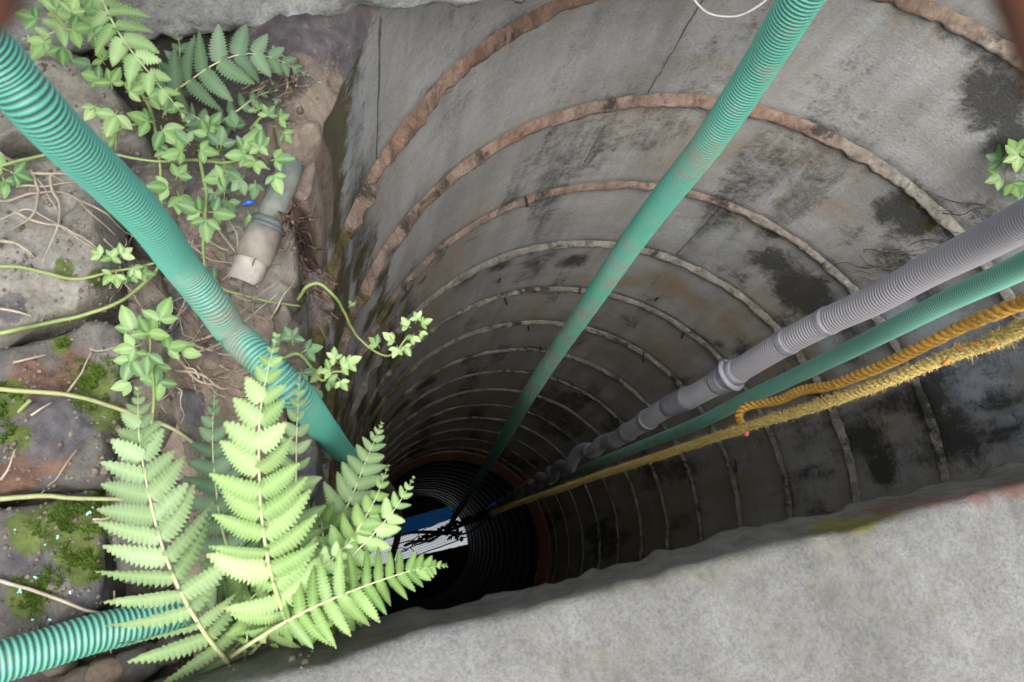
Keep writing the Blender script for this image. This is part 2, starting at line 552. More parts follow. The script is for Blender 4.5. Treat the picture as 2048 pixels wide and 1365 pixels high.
MAT['rachis'] = mat_plain('fern_rachis', (0.30, 0.33, 0.15), (0.42, 0.44, 0.24), 0.6, 30)
MAT['fern_bright'] = mat_leaf('fern_bright', (0.165, 0.27, 0.085), (0.275, 0.39, 0.16), 0.28)
MAT['fern_mid'] = mat_leaf('fern_mid', (0.13, 0.205, 0.085), (0.205, 0.29, 0.135), 0.26)
MAT['fern_dark'] = mat_leaf('fern_dark', (0.085, 0.15, 0.075), (0.14, 0.22, 0.12), 0.28)
MAT['fern_fresh'] = mat_leaf('fern_fresh', (0.085, 0.165, 0.036), (0.18, 0.285, 0.085), 0.28)
MAT['leaf'] = mat_leaf('vine_leaf', (0.05, 0.125, 0.035), (0.19, 0.31, 0.095), 0.3, 0.42)
MAT['leaf_dark'] = mat_leaf('vine_leaf_dark', (0.035, 0.085, 0.035), (0.115, 0.21, 0.085), 0.28, 0.42)
MAT['leaf_pale'] = mat_leaf('vine_leaf_pale', (0.12, 0.22, 0.06), (0.29, 0.40, 0.15), 0.3, 0.42)
MAT['moss'] = mat_leaf('moss_green', (0.035, 0.07, 0.008), (0.105, 0.17, 0.02), 0.2, 0.7, 90)
MAT['seam'] = mat_plain('seam_mortar', (0.06, 0.056, 0.05), (0.20, 0.19, 0.17), 0.9, 60)
MAT['grit'] = mat_plain('grit', (0.05, 0.04, 0.03), (0.20, 0.17, 0.135), 0.9, 220, 0.2, 0.3)
MAT['white'] = mat_plain('white_thread', (0.33, 0.30, 0.27), (0.45, 0.42, 0.38), 0.7, 60)
MAT['flake'] = mat_plain('paint_flake', (0.12, 0.45, 0.42), (0.50, 0.72, 0.72), 0.6, 8)
MAT['blue'] = mat_plain('blue_plastic', (0.02, 0.09, 0.40), (0.04, 0.16, 0.60), 0.45, 40)
MAT['silhouette'] = mat_plain('reflection_black', (0.008, 0.008, 0.008), (0.02, 0.02, 0.02), 0.6, 40)
MAT['outline'] = mat_plain('reflection_leaf', (0.015, 0.013, 0.01), (0.035, 0.028, 0.02), 0.8, 40)
MAT['chip'] = mat_plain('mortar_chip', (0.08, 0.078, 0.068), (0.24, 0.23, 0.20), 0.9, 60, 0.2, 0.7)

def mat_water():
    b = NB('well_water')
    p = b.pos()
    n = b.noise(p, 3.0, 2, 0.5)
    bp = b.bump(n, 0.02, 0.01)
    g = b.n('BsdfGlossy')
    g.inputs['Roughness'].default_value = 0.0
    g.inputs['Color'].default_value = (0.85, 0.92, 1.0, 1)
    b.l(bp, g.inputs['Normal'])
    d = b.n('BsdfDiffuse')
    d.inputs['Color'].default_value = (0.004, 0.005, 0.005, 1)
    mx = b.n('MixShader')
    mx.inputs[0].default_value = 0.046
    b.l(d.outputs[0], mx.inputs[1])
    b.l(g.outputs[0], mx.inputs[2])
    b.l(mx.outputs[0], b.out.inputs['Surface'])
    return b.m
MAT['water'] = mat_water()

def mat_tarp():
    b = NB('blue_tarpaulin')
    p = b.pos()
    n = b.noise(p, 20, 4, 0.6)
    col = b.ramp(n, [(0.3, (0.015, 0.15, 0.48)), (0.7, (0.03, 0.24, 0.65))])
    d = b.n('BsdfPrincipled')
    b.l(col, d.inputs['Base Color'])
    d.inputs['Roughness'].default_value = 0.45
    t = b.n('BsdfTranslucent')
    b.l(col, t.inputs['Color'])
    mx = b.n('MixShader')
    mx.inputs[0].default_value = 0.6
    b.l(d.outputs[0], mx.inputs[1])
    b.l(t.outputs[0], mx.inputs[2])
    b.l(mx.outputs[0], b.out.inputs['Surface'])
    return b.m
MAT['tarp'] = mat_tarp()

# ================================================================== THE WELL
H = 0.5242530                                  # ring height in radii
ZA = -1.4004154                                # first joint below the top ring, in radii below the camera
JOINTS = [ZA - k * H for k in range(14)]
ZWAT = -8.8815

# stains: photo pixel, radius px, stretch along height, channel, strength
STAINS = []
def stain(px, py, r, ch, s=1.0, st=1.0):
    P, t = PC(px, py)
    rad = r * t / FPX
    STAINS.append((math.atan2(P[1], P[0]), P[2], rad, rad * st, ch, s))
for a in [(1960, 165, 55), (1995, 215, 70), (2030, 290, 60), (1900, 60, 40, .8), (1945, 95, 40, .8), (1985, 130, 35, .8), (1830, 440, 60), (1795, 420, 45),
          (1550, 520, 60), (1600, 580, 80), (1640, 620, 60), (1545, 465, 35), (1690, 650, 40, .8), (1480, 560, 35, .7), (1700, 470, 40, .5),
          (1735, 880, 70), (1850, 800, 75), (1895, 870, 75), (1950, 900, 60), (1640, 790, 50, .8), (1560, 640, 40, .8), (1480, 700, 40, .8), (1440, 690, 25, .9),
          (1760, 930, 45), (2000, 800, 40, .8), (1860, 600, 45, .8), (1790, 520, 40, .7), (1900, 480, 60, .7), (1960, 420, 60, .7), (1700, 700, 35, .7), (1580, 760, 30, .7),
          (655, 340, 35, .9), (668, 420, 30), (700, 430, 30, .8), (735, 400, 25, .8), (795, 480, 40, .9), (760, 560, 40, .9), (815, 590, 35, .9), (850, 560, 30, .9), (880, 520, 25, .8),
          (930, 560, 40, .8), (1000, 530, 40, .8), (1060, 525, 40, .7), (1150, 520, 35, .9), (1100, 505, 30, .7), (770, 700, 45, .7), (720, 620, 40, .8), (800, 750, 40, .6),
          (700, 800, 60, .8), (690, 900, 60, .9), (1205, 270, 10, .8), (1320, 510, 25, .6), (1440, 540, 25, .7), (940, 480, 30, .5), (830, 400, 25, .5)]:
    stain(a[0], a[1], a[2], 0, a[3] if len(a) > 3 else 1.0, 1.3)
for a in [(690, 560, 40), (720, 520, 35), (680, 660, 45), (740, 640, 35), (700, 740, 45), (660, 800, 50), (740, 720, 30), (780, 620, 30), (820, 560, 20, .8), (650, 300, 15, .7),
          (690, 860, 50, .8), (850, 770, 35, .8), (800, 820, 40, .8), (940, 720, 30, .6), (1840, 410, 20, .8), (1860, 450, 22), (760, 800, 30, .8), (1250, 640, 30, .5), (1180, 620, 30, .5)]:
    stain(a[0], a[1], a[2], 1, a[3] if len(a) > 3 else 1.0, 1.5)
for a in [(1770, 640, 60), (1820, 590, 50, .8), (1880, 680, 90), (1960, 760, 80), (2020, 660, 80), (1800, 740, 60, .9), (1660, 690, 40, .8), (1700, 770, 40, .7), (1860, 750, 60, .8), (2030, 860, 60, .8),
          (1820, 120, 70, .45), (1400, 450, 45, .5), (1440, 475, 40, .45), (1090, 425, 40, .45), (1750, 60, 60, .35), (640, 400, 15, .7), (760, 530, 15, .6), (1340, 430, 40, .4), (900, 600, 25, .4)]:
    stain(a[0], a[1], a[2], 2, a[3] if len(a) > 3 else 1.0, 1.2)
for a in [(1250, 560, 60), (1330, 570, 60), (1400, 610, 50), (1160, 560, 50, .8), (1460, 640, 45), (1530, 700, 50), (1500, 780, 40), (1660, 420, 60, .7), (1570, 400, 40, .6), (1480, 340, 50, .4),
          (1200, 630, 50, .7), (1290, 650, 40, .7), (1450, 830, 50), (1380, 700, 40, .6), (1650, 560, 50, .5), (1500, 880, 40, .6), (1540, 240, 30, .5), (1130, 250, 30, .4), (900, 520, 30, .4)]:
    stain(a[0], a[1], a[2], 3, a[3] if len(a) > 3 else 1.0, 0.9)

def stains_at(th, z):
    out = np.zeros(th.shape + (4,))
    q = np.stack([np.cos(th) * R * 9, np.sin(th) * R * 9, z * 6], -1)
    w1, w2 = fbm(q, 3, 4), fbm(q, 9, 4)
    for t0, z0, ra, rz, ch, s in STAINS:
        dth = (th - t0 + math.pi) % (2 * math.pi) - math.pi
        d = np.hypot(dth * R / ra, (z - z0) / rz) + 0.7 * w1 + 0.35 * w2
        out[..., ch] = np.maximum(out[..., ch], s * sstep(1.5, 0.1, d))
    deg = np.degrees(th) % 360
    st0 = np.interp(z / R - ZT, [-3.2, -2.1, -1.1], [211, 220, 229])
    left = sstep(st0 - 9, st0 + 9, deg + 5 * w1) * sstep(312, 296, deg)
    qs = np.stack([th * R * 16, z * 2.2, th * 0 + 2.0], -1)
    s1, s2 = fbm(qs, 61, 5), fbm(qs * 1.3 + 50, 67, 5)
    out[..., 0] = np.maximum(out[..., 0], left * np.clip(0.62 + 1.5 * s1, 0, 1))
    out[..., 1] = np.maximum(out[..., 1], left * np.clip(0.50 + 1.7 * s2, 0, 1))
    sw = fbm(np.stack([th * R * 7, z * 0.9, th * 0 + 4.0], -1), 131, 5)
    sb = fbm(np.stack([th * R * 2.2, z * 1.3, th * 0 + 14.0], -1), 137, 4)
    out[..., 0] = np.maximum(out[..., 0], np.clip(1.9 * (sw + 0.6 * sb) - 0.12, 0, 0.62) * (0.52 + 0.48 * sstep(zz(-1.7), zz(-2.5), z)))
    out[..., 3] = np.maximum(out[..., 3], np.clip(0.15 + 1.4 * sb - 0.6 * sw, 0, 0.75) * sstep(zz(-1.5), zz(-2.4), z))
    sj = fbm(np.stack([th * R * 30, z * 3, th * 0 + 7.0], -1), 91, 4)
    for u in JOINTS[:9]:
        dz = zz(u) - z
        below = np.where(dz > 0, np.exp(-dz / 0.11), 0)
        out[..., 3] = np.maximum(out[..., 3], below * np.clip(0.35 + 1.5 * sj, 0, 0.8))
        out[..., 0] = np.maximum(out[..., 0], np.exp(-np.abs(dz) / 0.03) * np.clip(0.42 + 1.6 * s1, 0, 0.85))
    deep = sstep(zz(-2.6), zz(-4.0), z)
    out[..., 3] = np.maximum(out[..., 3], deep * np.clip(0.45 + 1.3 * s2, 0, 0.8))
    rgt = sstep(125, 100, deg) * sstep(20, 60, deg) * sstep(zz(-1.5), zz(-2.0), z) * sstep(zz(-4.5), zz(-3.0), z)
    out[..., 0] = np.maximum(out[..., 0], rgt * np.clip(0.12 + 1.6 * s1, 0, 0.9))
    return out

NT = 320
TH = np.arange(NT) * 2 * math.pi / NT
well = root('well', (0, 0, 0))
tag(well, 'deep round well of stacked concrete rings with stained mortar joints', 'well')

def lathe_part(name, prof, mat, parent, seed, amp=0.002, freq=5.0, outer=None, edge_amp=0.0, stain_fn=None, NT=NT, lumpy=None):
    """prof: list of (radius, z) for the inner face from top to bottom; outer: outer radius (closes the body)"""
    prof = list(prof)
    n_in = len(prof)
    if outer:
        prof += [(outer, prof[-1][1]), (outer, prof[0][1])]
    pr = np.array(prof)
    th = np.repeat((np.arange(NT) * 2 * math.pi / NT)[None, :], len(pr), 0)
    rr = np.repeat(pr[:, :1], NT, 1)
    z = np.repeat(pr[:, 1:], NT, 1)
    q = np.stack([np.cos(th) * R * freq, np.sin(th) * R * freq, z * freq], -1)
    nz = fbm(q, seed, 4)
    rr[:n_in] = rr[:n_in] + amp * nz[:n_in] * (1 if lumpy is None else lumpy(th)[:n_in])
    z = z + (edge_amp * fbm(q * 2.3 + 31, seed + 5, 3) if edge_amp else 0)
    V = np.stack([rr * np.cos(th), rr * np.sin(th), z], -1)
    cyl = np.stack([th * R, z, np.full_like(z, seed * 3.7)], -1)
    stn = stains_at(th, z) if stain_fn is None else stain_fn(th, z)
    F = []
    m = len(pr)
    rows = m if outer else m - 1
    for i in range(rows):
        i2 = (i + 1) % m
        for j in range(NT):
            j2 = (j + 1) % NT
            F.append((i * NT + j, i * NT + j2, i2 * NT + j2, i2 * NT + j))
    return mk(name, V.reshape(-1, 3), F, mat, parent, attrs={'cyl': cyl.reshape(-1, 3), 'stain': stn.reshape(-1, 4)})

bounds = [-ZT] + JOINTS + [-8.53]
rings = []
for k in range(len(bounds) - 1):
    zt, zb = zz(bounds[k]), zz(bounds[k + 1])
    dr = 0.0 if k == 0 else random.uniform(-0.002, 0.004)
    g = 0.007
    zs = np.linspace(zt - 0.012, zb + 0.012, 15)
    prof = [(R + 0.011 + dr, zt - 0.001), (R + 0.004 + dr, zt - 0.004)] + [(R + dr, z) for z in zs] + [(R + 0.004 + dr, zb + 0.004), (R + 0.011 + dr, zb + 0.001)]
    rings.append(lathe_part('concrete_ring', prof, MAT['wall'], well, 11 + k * 5, 0.0035, 4.0, outer=R + (0.03 if k == 0 else 0.075)))

def mortar_stain(th, z):
    s = stains_at(th, z)
    # reddish mortar round the back of the upper joints, greyer to the right and further down
    deg = np.degrees(th) % 360
    back = sstep(118, 150, deg) * sstep(262, 225, deg)
    dep = sstep(zz(-2.9), zz(-2.2), z)
    n = fbm(np.stack([np.cos(th) * 4, np.sin(th) * 4, z * 3], -1), 77, 4)
    low = sstep(zz(-7.0), zz(-7.6), z) * 0.8
    s[..., 2] = np.clip(back * dep * (0.85 + 0.5 * n) + low, 0, 1)
    s[..., 3] = 0
    s[..., 0] *= 0.6
    lf = sstep(150, 215, deg) * sstep(290, 240, deg) * sstep(zz(-3.0), zz(-3.6), z) * sstep(zz(-6.5), zz(-5.0), z)
    s[..., 1] = np.maximum(s[..., 1], lf * np.clip(0.55 + 0.9 * n, 0, 1))
    return s
for k, u in enumerate(JOINTS):
    z0 = zz(u)
    hw = 0.025 if k < 2 else 0.021
    prof = []
    sc_ = 0.78 if k < 2 else 0.64
    for dr_, dz_ in ((0.005, 0.019), (0.000, 0.015), (-0.006, 0.009), (-0.012, 0.002), (-0.017, -0.006), (-0.019, -0.012), (-0.017, -0.018), (-0.009, -0.023), (0.000, -0.025), (0.005, -0.026)):
        prof.append((R + dr_ * sc_, z0 + dz_ * sc_))
    lathe_part('mortar_joint', prof, MAT['mortar'], well, 101 + k * 7, 0.0058, 30.0, outer=R + 0.03, edge_amp=0.011, stain_fn=mortar_stain, NT=1000 if k < 8 else 400,
               lumpy=lambda th: 1 + 1.6 * sstep(200, 225, np.degrees(th) % 360) * sstep(300, 285, np.degrees(th) % 360))
# laterite footing at the water line
prof = [(R + 0.01, zz(-8.53)), (R - 0.004, zz(-8.535))] + [(R * (1 - 0.052 * f), zz(-8.54 - 0.36 * f)) for f in np.linspace(0.1, 1, 8)] + [(0.945 * R, zz(-9.25))]
lathe_part('brick_footing', prof, MAT['brick'], well, 333, 0.006, 9.0, outer=R + 0.08)

# vertical mould seams of the rings
def seam(ringi, th, za, zb, w=0.004, lean=0.0):
    n = 40
    z = np.linspace(za, zb, n)
    q = np.stack([np.full(n, th * 9), z * 40, np.full(n, 3.3)], -1)
    off = 0.004 * fbm(q, int(abs(th) * 100), 3) + np.linspace(0, lean, n)
    V, F = [], []
    for i in range(n):
        ww = w * (0.7 + 0.6 * vnoise(np.array([z[i] * 60, th * 50, 0.5]), 4))
        for s, d in ((-1, 0.003), (0, -0.0032), (1, 0.003)):
            t = th + (off[i] + s * ww) / R
            rr = R + d
            V.append((rr * math.cos(t), rr * math.sin(t), z[i]))
    for i in range(n - 1):
        for j in range(2):
            F.append((i * 3 + j, i * 3 + j + 1, (i + 1) * 3 + j + 1, (i + 1) * 3 + j))
    mk('mould_seam', V, F, MAT['seam'], rings[ringi])
def px_th(x, y):
    P, _ = PC(x, y)
    return math.atan2(P[1], P[0])
for ri, px in ((1, (1340, 110)), (2, (1640, 385)), (0, (752, 240)), (3, (1390, 470)), (4, (1130, 530)), (2, (1190, 285))):
    ra = zz(bounds[ri]) - 0.03
    rb = zz(bounds[ri + 1]) + 0.025
    if px == (1190, 285):
        ra, rb = PC(1207, 248)[0][2], PC(1165, 325)[0][2]
    seam(ri, px_th(*px), ra, rb, 0.0022)
# iron stubs left in the joints
for (x, y, dx, dy) in [(1051, 392, 4, 22), (1002, 585, 12, 24), (1163, 572, -4, 16), (1308, 606, 8, -10), (1369, 655, -6, 22), (1285, 700, 2, 24), (1055, 648, 2, 14), (803, 572, 12, 14), (1082, 694, -2, 8), (1466, 915, 6, 30), (1003, 560, -6, 6)]:
    P, t = PC(x, y)
    Q, _ = PC(x + dx, y + dy, R - 0.022)
    P2 = P * 1.0
    P2[:2] *= 1.01
    V, F = tube(spline([P2, (P2 + Q) / 2 + np.array([0, 0, .004]), Q], 4), 0.0035, 6)
    mk('iron_stub', V, F, MAT['iron'], well)

# ------------------------------------------------------------------ water
n = 96
zw = zz(ZWAT)
V = [(0, 0, 0)] + [(0.985 * R * math.cos(i * 2 * math.pi / n), 0.985 * R * math.sin(i * 2 * math.pi / n), 0) for i in range(n)]
F = [(0, 1 + i, 1 + (i + 1) % n) for i in range(n)]
water = mk('water', np.array(V) + np.array([0, 0, zw]), F, MAT['water'], origin=(0, 0, zw), smooth=False)
water.rotation_euler = (math.radians(0.91), math.radians(1.05), 0)   # the shaft leans a little
tag(water, kind='structure')
# sludge floor under the water closes the shaft
V = [(0.97 * R * math.cos(i * 2 * math.pi / 48), 0.97 * R * math.sin(i * 2 * math.pi / 48), zz(-9.24)) for i in range(48)]
tag(mk('well_bottom', V, [tuple(range(48))], MAT['soil'], smooth=False), kind='structure')

# ------------------------------------------------------------------ ground round the well
rr = [R + 0.028, R + 0.06, R + 0.09, R + 0.14, R + 0.2, R + 0.3, R + 0.45, 1.6, 2.2, 3.5, 7, 15, 40, 120]
nt = 160
V, F, S = [], [], []
for i, r_ in enumerate(rr):
    for j in range(nt):
        t = j * 2 * math.pi / nt
        amp = 0.012 if r_ < 1.6 else 0.03
        zq = (-0.016 if r_ < 1.3 else -0.045) + amp * float(fbm(np.array([r_ * math.cos(t) * 9, r_ * math.sin(t) * 9, 0.3]), 55, 4))
        V.append((r_ * math.cos(t), r_ * math.sin(t), zq if i else -0.03))
for i in range(len(rr) - 1):
    for j in range(nt):
        F.append((i * nt + j, (i + 1) * nt + j, (i + 1) * nt + (j + 1) % nt, i * nt + (j + 1) % nt))
tag(mk('ground', V, F, MAT['soil'], origin=(0, 0, 0)), kind='structure')
GV, GF = list(V), list(F)                      # everything that plants can rest on

# ------------------------------------------------------------------ cover slabs
def edge_slab(name, A, B, inward, prof, mat, label, amp, seed, stfn, ds=0.007, freq=12):
    """slab swept along A->B; prof: list of (offset away from the opening, z, roughness weight)"""
    A, B = np.array(A[:2]), np.array(B[:2])
    L = np.linalg.norm(B - A)
    d = (B - A) / L
    nrm = np.array(inward)
    n = int(L / ds)
    s = np.linspace(0, L, n)
    pr = np.array(prof)
    V = np.zeros((n, len(pr), 3))
    for k, (o, z, w) in enumerate(pr):
        base = A[None] + s[:, None] * d[None] - nrm[None] * o
        q = np.stack([s * freq, np.full(n, o * freq), np.full(n, z * freq)], -1)
        n1 = fbm(q, seed, 5)
        n2 = fbm(q * 3 + 9, seed + 3, 3)
        ch = np.clip(fbm(np.stack([s * freq * 1.7, np.full(n, 3.0), np.full(n, z * freq * .5)], -1), seed + 8, 4) - 0.12, 0, 1)
        n4 = fbm(q * 6 + 2, seed + 12, 3)
        base = base + nrm[None] * (amp * w * (n1 + 0.3 * n4) - 0.010 * ch * w * (amp / 0.01) * (1 if w >= 0.7 else 0))[:, None]
        V[:, k, :2] = base
        V[:, k, 2] = z + amp * 0.4 * w * n2
    m = len(pr)
    F = []
    for i in range(n - 1):
        for k in range(m):
            k2 = (k + 1) % m
            F.append((i * m + k, i * m + k2, (i + 1) * m + k2, (i + 1) * m + k))
    F.append(tuple(range(m)))
    F.append(tuple((n - 1) * m + k for k in range(m - 1, -1, -1)))
    Vf = V.reshape(-1, 3)
    S = stfn(V).reshape(-1, 4)
    o = mk(name, Vf, F, mat, attrs={'stain': S})
    tag(o, label, 'slab')
    return o, Vf, F

# near slab (bottom right of the photo)
NE0, NE1 = PX(400, 1327, 0.003), PX(2048, 922, 0.003)
nd = (NE1 - NE0)[:2]
nd /= np.linalg.norm(nd)
n_in = np.array([-nd[1], nd[0]])               # towards the opening (-x)
if n_in[0] > 0:
    n_in = -n_in
A = NE0[:2] - nd * 1.2
B = NE0[:2] + nd * 3.0
TZ = 0.095
TE = PX(1000, 1232, TZ)
setback = float(-(TE[:2] - NE0[:2]) @ n_in)
def st_near(V):
    S = np.zeros(V.shape[:2] + (4,))
    def blob(px, py, r, ch, s=1.0, z=TZ):
        P = PX(px, py, z)
        rad = r * 0.6 / FPX * 1.15
        al = (V[..., :2] - P[:2]) @ nd
        ac = (V[..., :2] - P[:2]) @ n_in
        w = fbm(V * 14, 5, 3)
        S[..., ch] = np.maximum(S[..., ch], s * sstep(1.3, 0.3, np.hypot(al / rad / 2.2, ac / rad * 1.6) + 0.4 * w))
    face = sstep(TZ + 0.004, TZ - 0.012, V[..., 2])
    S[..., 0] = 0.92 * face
    for a in [(1450, 1120, 60, .8), (1700, 1060, 60, .7), (1300, 1160, 50, .7), (1980, 1160, 60, .55), (1600, 1260, 90, .45), (1480, 1160, 40, .5), (1900, 1240, 70, .5), (1200, 1290, 90, .35), (1750, 1160, 90, .45)]:
        blob(a[0], a[1], a[2], 0, a[3])
    for a in [(1730, 1045, 26), (1690, 1055, 20), (1790, 1030, 20, .7)]:
        blob(a[0], a[1], a[2], 1, a[3] if len(a) > 3 else 1)
    for a in [(1850, 1000, 34, .9, .07), (1990, 985, 40, 1, .07), (1780, 1015, 28, .8, .07), (1940, 1000, 40, .8, .08), (2030, 975, 40, 1, .07), (1790, 1018, 26, .8, .085)]:
        blob(a[0], a[1], a[2], 2, a[3], a[4])
    for a in [(1850, 1080, 60, .4), (1500, 1110, 50, .4)]:
        blob(a[0], a[1], a[2], 3, a[3])
    return S
pr = [(1.2, TZ - 0.004, 0)] + [(x, TZ, 0.25) for x in (0.9, 0.7, 0.55, 0.42, 0.32, 0.24, 0.18, 0.13, 0.09, 0.06, 0.04)] + \
     [(setback + 0.008, TZ, 0.4), (setback + 0.003, TZ - 0.001, 0.7), (setback, TZ - 0.005, 1.0), (setback * 0.9, TZ * 0.88, 1.0), (setback * 0.8, TZ * 0.75, 1), (setback * 0.55, TZ * 0.55, 1.2),
      (setback * 0.3, TZ * 0.33, 1.3), (setback * 0.1, TZ * 0.14, 1.4), (0.0, 0.008, 1.6), (0.006, 0.003, 1.2), (0.05, 0.002, 0.3), (1.2, 0.002, 0)]
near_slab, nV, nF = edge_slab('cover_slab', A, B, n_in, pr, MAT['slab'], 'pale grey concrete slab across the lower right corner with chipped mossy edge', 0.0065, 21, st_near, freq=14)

# far slab (top left of the photo)
FE0, FE1 = PX(467, 70, 0.003), PX(1071, 0, 0.003)
fd = (FE1 - FE0)[:2]
fd /= np.linalg.norm(fd)
f_in = np.array([fd[1], -fd[0]])
if f_in[0] < 0:
    f_in = -f_in
A = FE0[:2] - fd * 1.0
B = FE0[:2] + fd * 2.6
FZ = 0.12
def st_far(V):
    S = np.zeros(V.shape[:2] + (4,))
    w = fbm(V * 20, 15, 4)
    S[..., 0] = np.clip(0.05 + 0.9 * w, 0, 0.7)
    S[..., 0] = np.maximum(S[..., 0], 0.9 * sstep(0.006, 0.003, V[..., 2]))
    S[..., 2] = 0.7 * sstep(0.2, 0.5, fbm(V * 9, 19, 3))
    return S
pr = [(1.1, FZ - 0.003, 0), (0.5, FZ, 0.2), (0.2, FZ, 0.3), (0.08, FZ, 0.5), (0.02, FZ, 0.8), (0.006, FZ - 0.006, 1)] + \
     [(0.001, FZ * f, 1.2) for f in (0.85, 0.75, 0.65, 0.55, 0.47, 0.4, 0.33, 0.27, 0.21, 0.15, 0.1)] + [(0.002, 0.006, 1.5), (0.01, 0.0035, 1.0), (0.05, 0.003, 0.3), (1.1, 0.003, 0)]
far_slab, fV, fF = edge_slab('cover_slab', A, B, f_in, pr, MAT['beam'], 'rough speckled concrete slab edge along the top left of the well', 0.010, 41, st_far, ds=0.006, freq=22)

# slab closing the right-hand end of the opening (seen in the water)
yr = 1.9 * R
def xn(y):
    return NE0[0] + (y - NE0[1]) * nd[0] / nd[1]
def xf(y):
    return FE0[0] + (y - FE0[1]) * fd[0] / fd[1]
A = (xf(yr) + 0.012, yr)
B = (xn(yr) - 0.012, yr)
pr = [(0.9, 0.10, 0), (0.3, 0.10, .3), (0.05, 0.10, .6), (0.004, 0.096, 1), (0.0, 0.05, 1), (0.003, 0.004, 1), (0.9, 0.003, 0)]
edge_slab('cover_slab', A, B, (0, -1), pr, MAT['beam'], 'short concrete slab closing the far right end of the opening', 0.006, 61, st_far)

# rounded lump used for pebbles and grit
def lump(c, r, seed, flat=0.7, sub=3, amp=0.38):
    bm = bmesh.new()
    bmesh.ops.create_icosphere(bm, subdivisions=sub, radius=1.0)
    V = np.array([v.co[:] for v in bm.verts])
    F = [tuple(v.index for v in f.verts) for f in bm.faces]
    bm.free()
    V = V * (1 + amp * fbm(V * 1.6 + seed * 3.1, seed, 5))[:, None]
    return np.asarray(c) + V * np.asarray(r if np.ndim(r) else (r, r, r * flat)), F

# ------------------------------------------------------------------ stone ledge
ledge = root('stone_ledge', PX(250, 800, -0.05))
tag(ledge, 'rubble stone ledge with moss and dry stems beside the well mouth', 'stone ledge')
STSTAIN = []
for a in [(150, 750, 70, 2), (60, 760, 60, 2), (40, 960, 50, 2), (110, 920, 40, 2), (560, 200, 50, 2), (450, 300, 30, 2)]:
    STSTAIN.append(a)
for a in [(190, 770, 60, 1), (220, 830, 40, 1), (20, 800, 50, 1), (110, 1050, 60, 1), (190, 1030, 60, 1), (160, 1120, 60, 1), (60, 1200, 50, 1), (200, 560, 30, 1), (130, 540, 30, 1), (60, 1060, 50, 1), (560, 960, 50, 1), (120, 690, 25, 1), (620, 820, 50, 1), (40, 870, 30, 1)]:
    STSTAIN.append(a)
for a in [(110, 850, 80, 0), (60, 1130, 70, 0), (180, 1180, 50, 0), (600, 960, 70, 0), (330, 640, 60, 0), (400, 800, 60, 0), (240, 340, 50, 0), (20, 610, 40, 0), (440, 700, 60, 0)]:
    STSTAIN.append(a)

def pix_of(P):
    v = (np.asarray(P) - CP) @ CM
    return 1024 + FPX * v[..., 0] / -v[..., 2], 682.5 - FPX * v[..., 1] / -v[..., 2]

def stone(poly, zt, mat, seed, zb=-0.14, dome=0.012, rough=0.010, parent=ledge):
    pts = np.array([PX(x, y, zt) for x, y in poly])[:, :2]
    pts = spline(np.vstack([pts, pts[:1]]), 12)[:-1]
    c = pts.mean(0)
    n = len(pts)
    ring_f = [(1.0, zb), (1.0, zt - 0.05), (1.0, zt - 0.03), (0.985, zt - 0.016), (0.955, zt - 0.006), (0.90, zt)] + [(f, zt + dome * (1 - f * f)) for f in (0.84, 0.78, 0.72, 0.66, 0.6, 0.54, 0.48, 0.42, 0.36, 0.3, 0.24, 0.18, 0.12, 0.06)]
    V = []
    for f, z in ring_f:
        for p in pts:
            V.append((*(c + (p - c) * f), z))
    V.append((*c, zt + dome))
    V = np.array(V)
    q = V * 16
    n1, n2, n3 = fbm(q, seed, 5), fbm(q + 40, seed + 1, 5), fbm(q + 90, seed + 2, 5)
    w = np.clip((V[:, 2] - zb) / 0.05, 0, 1)
    V = V + np.stack([n1, n2, n3 * 1.7], 1) * (rough * w)[:, None]
    h2 = fbm(V * 75, seed + 5, 4)
    V[:, 2] += 0.0042 * h2 * w - 0.006 * w * np.clip(fbm(V * 28, seed + 9, 3) - 0.15, 0, 1)
    F = []
    m = len(ring_f)
    for i in range(m - 1):
        for j in range(n):
            F.append((i * n + j, i * n + (j + 1) % n, (i + 1) * n + (j + 1) % n, (i + 1) * n + j))
    for j in range(n):
        F.append(((m - 1) * n + j, (m - 1) * n + (j + 1) % n, m * n))
    S = np.zeros((len(V), 4))
    x, y = pix_of(V)
    wv = fbm(V * 30, 8, 4)
    for px, py, r, ch in STSTAIN:
        S[:, ch] = np.maximum(S[:, ch], sstep(1.25, 0.3, np.hypot(x - px, y - py) / r + 0.5 * wv))
    mk('stone', V, F, mat, parent, attrs={'stain': S})
    o = len(GV)
    GV.extend(map(tuple, V))
    GF.extend(tuple(i + o for i in f) for f in F)

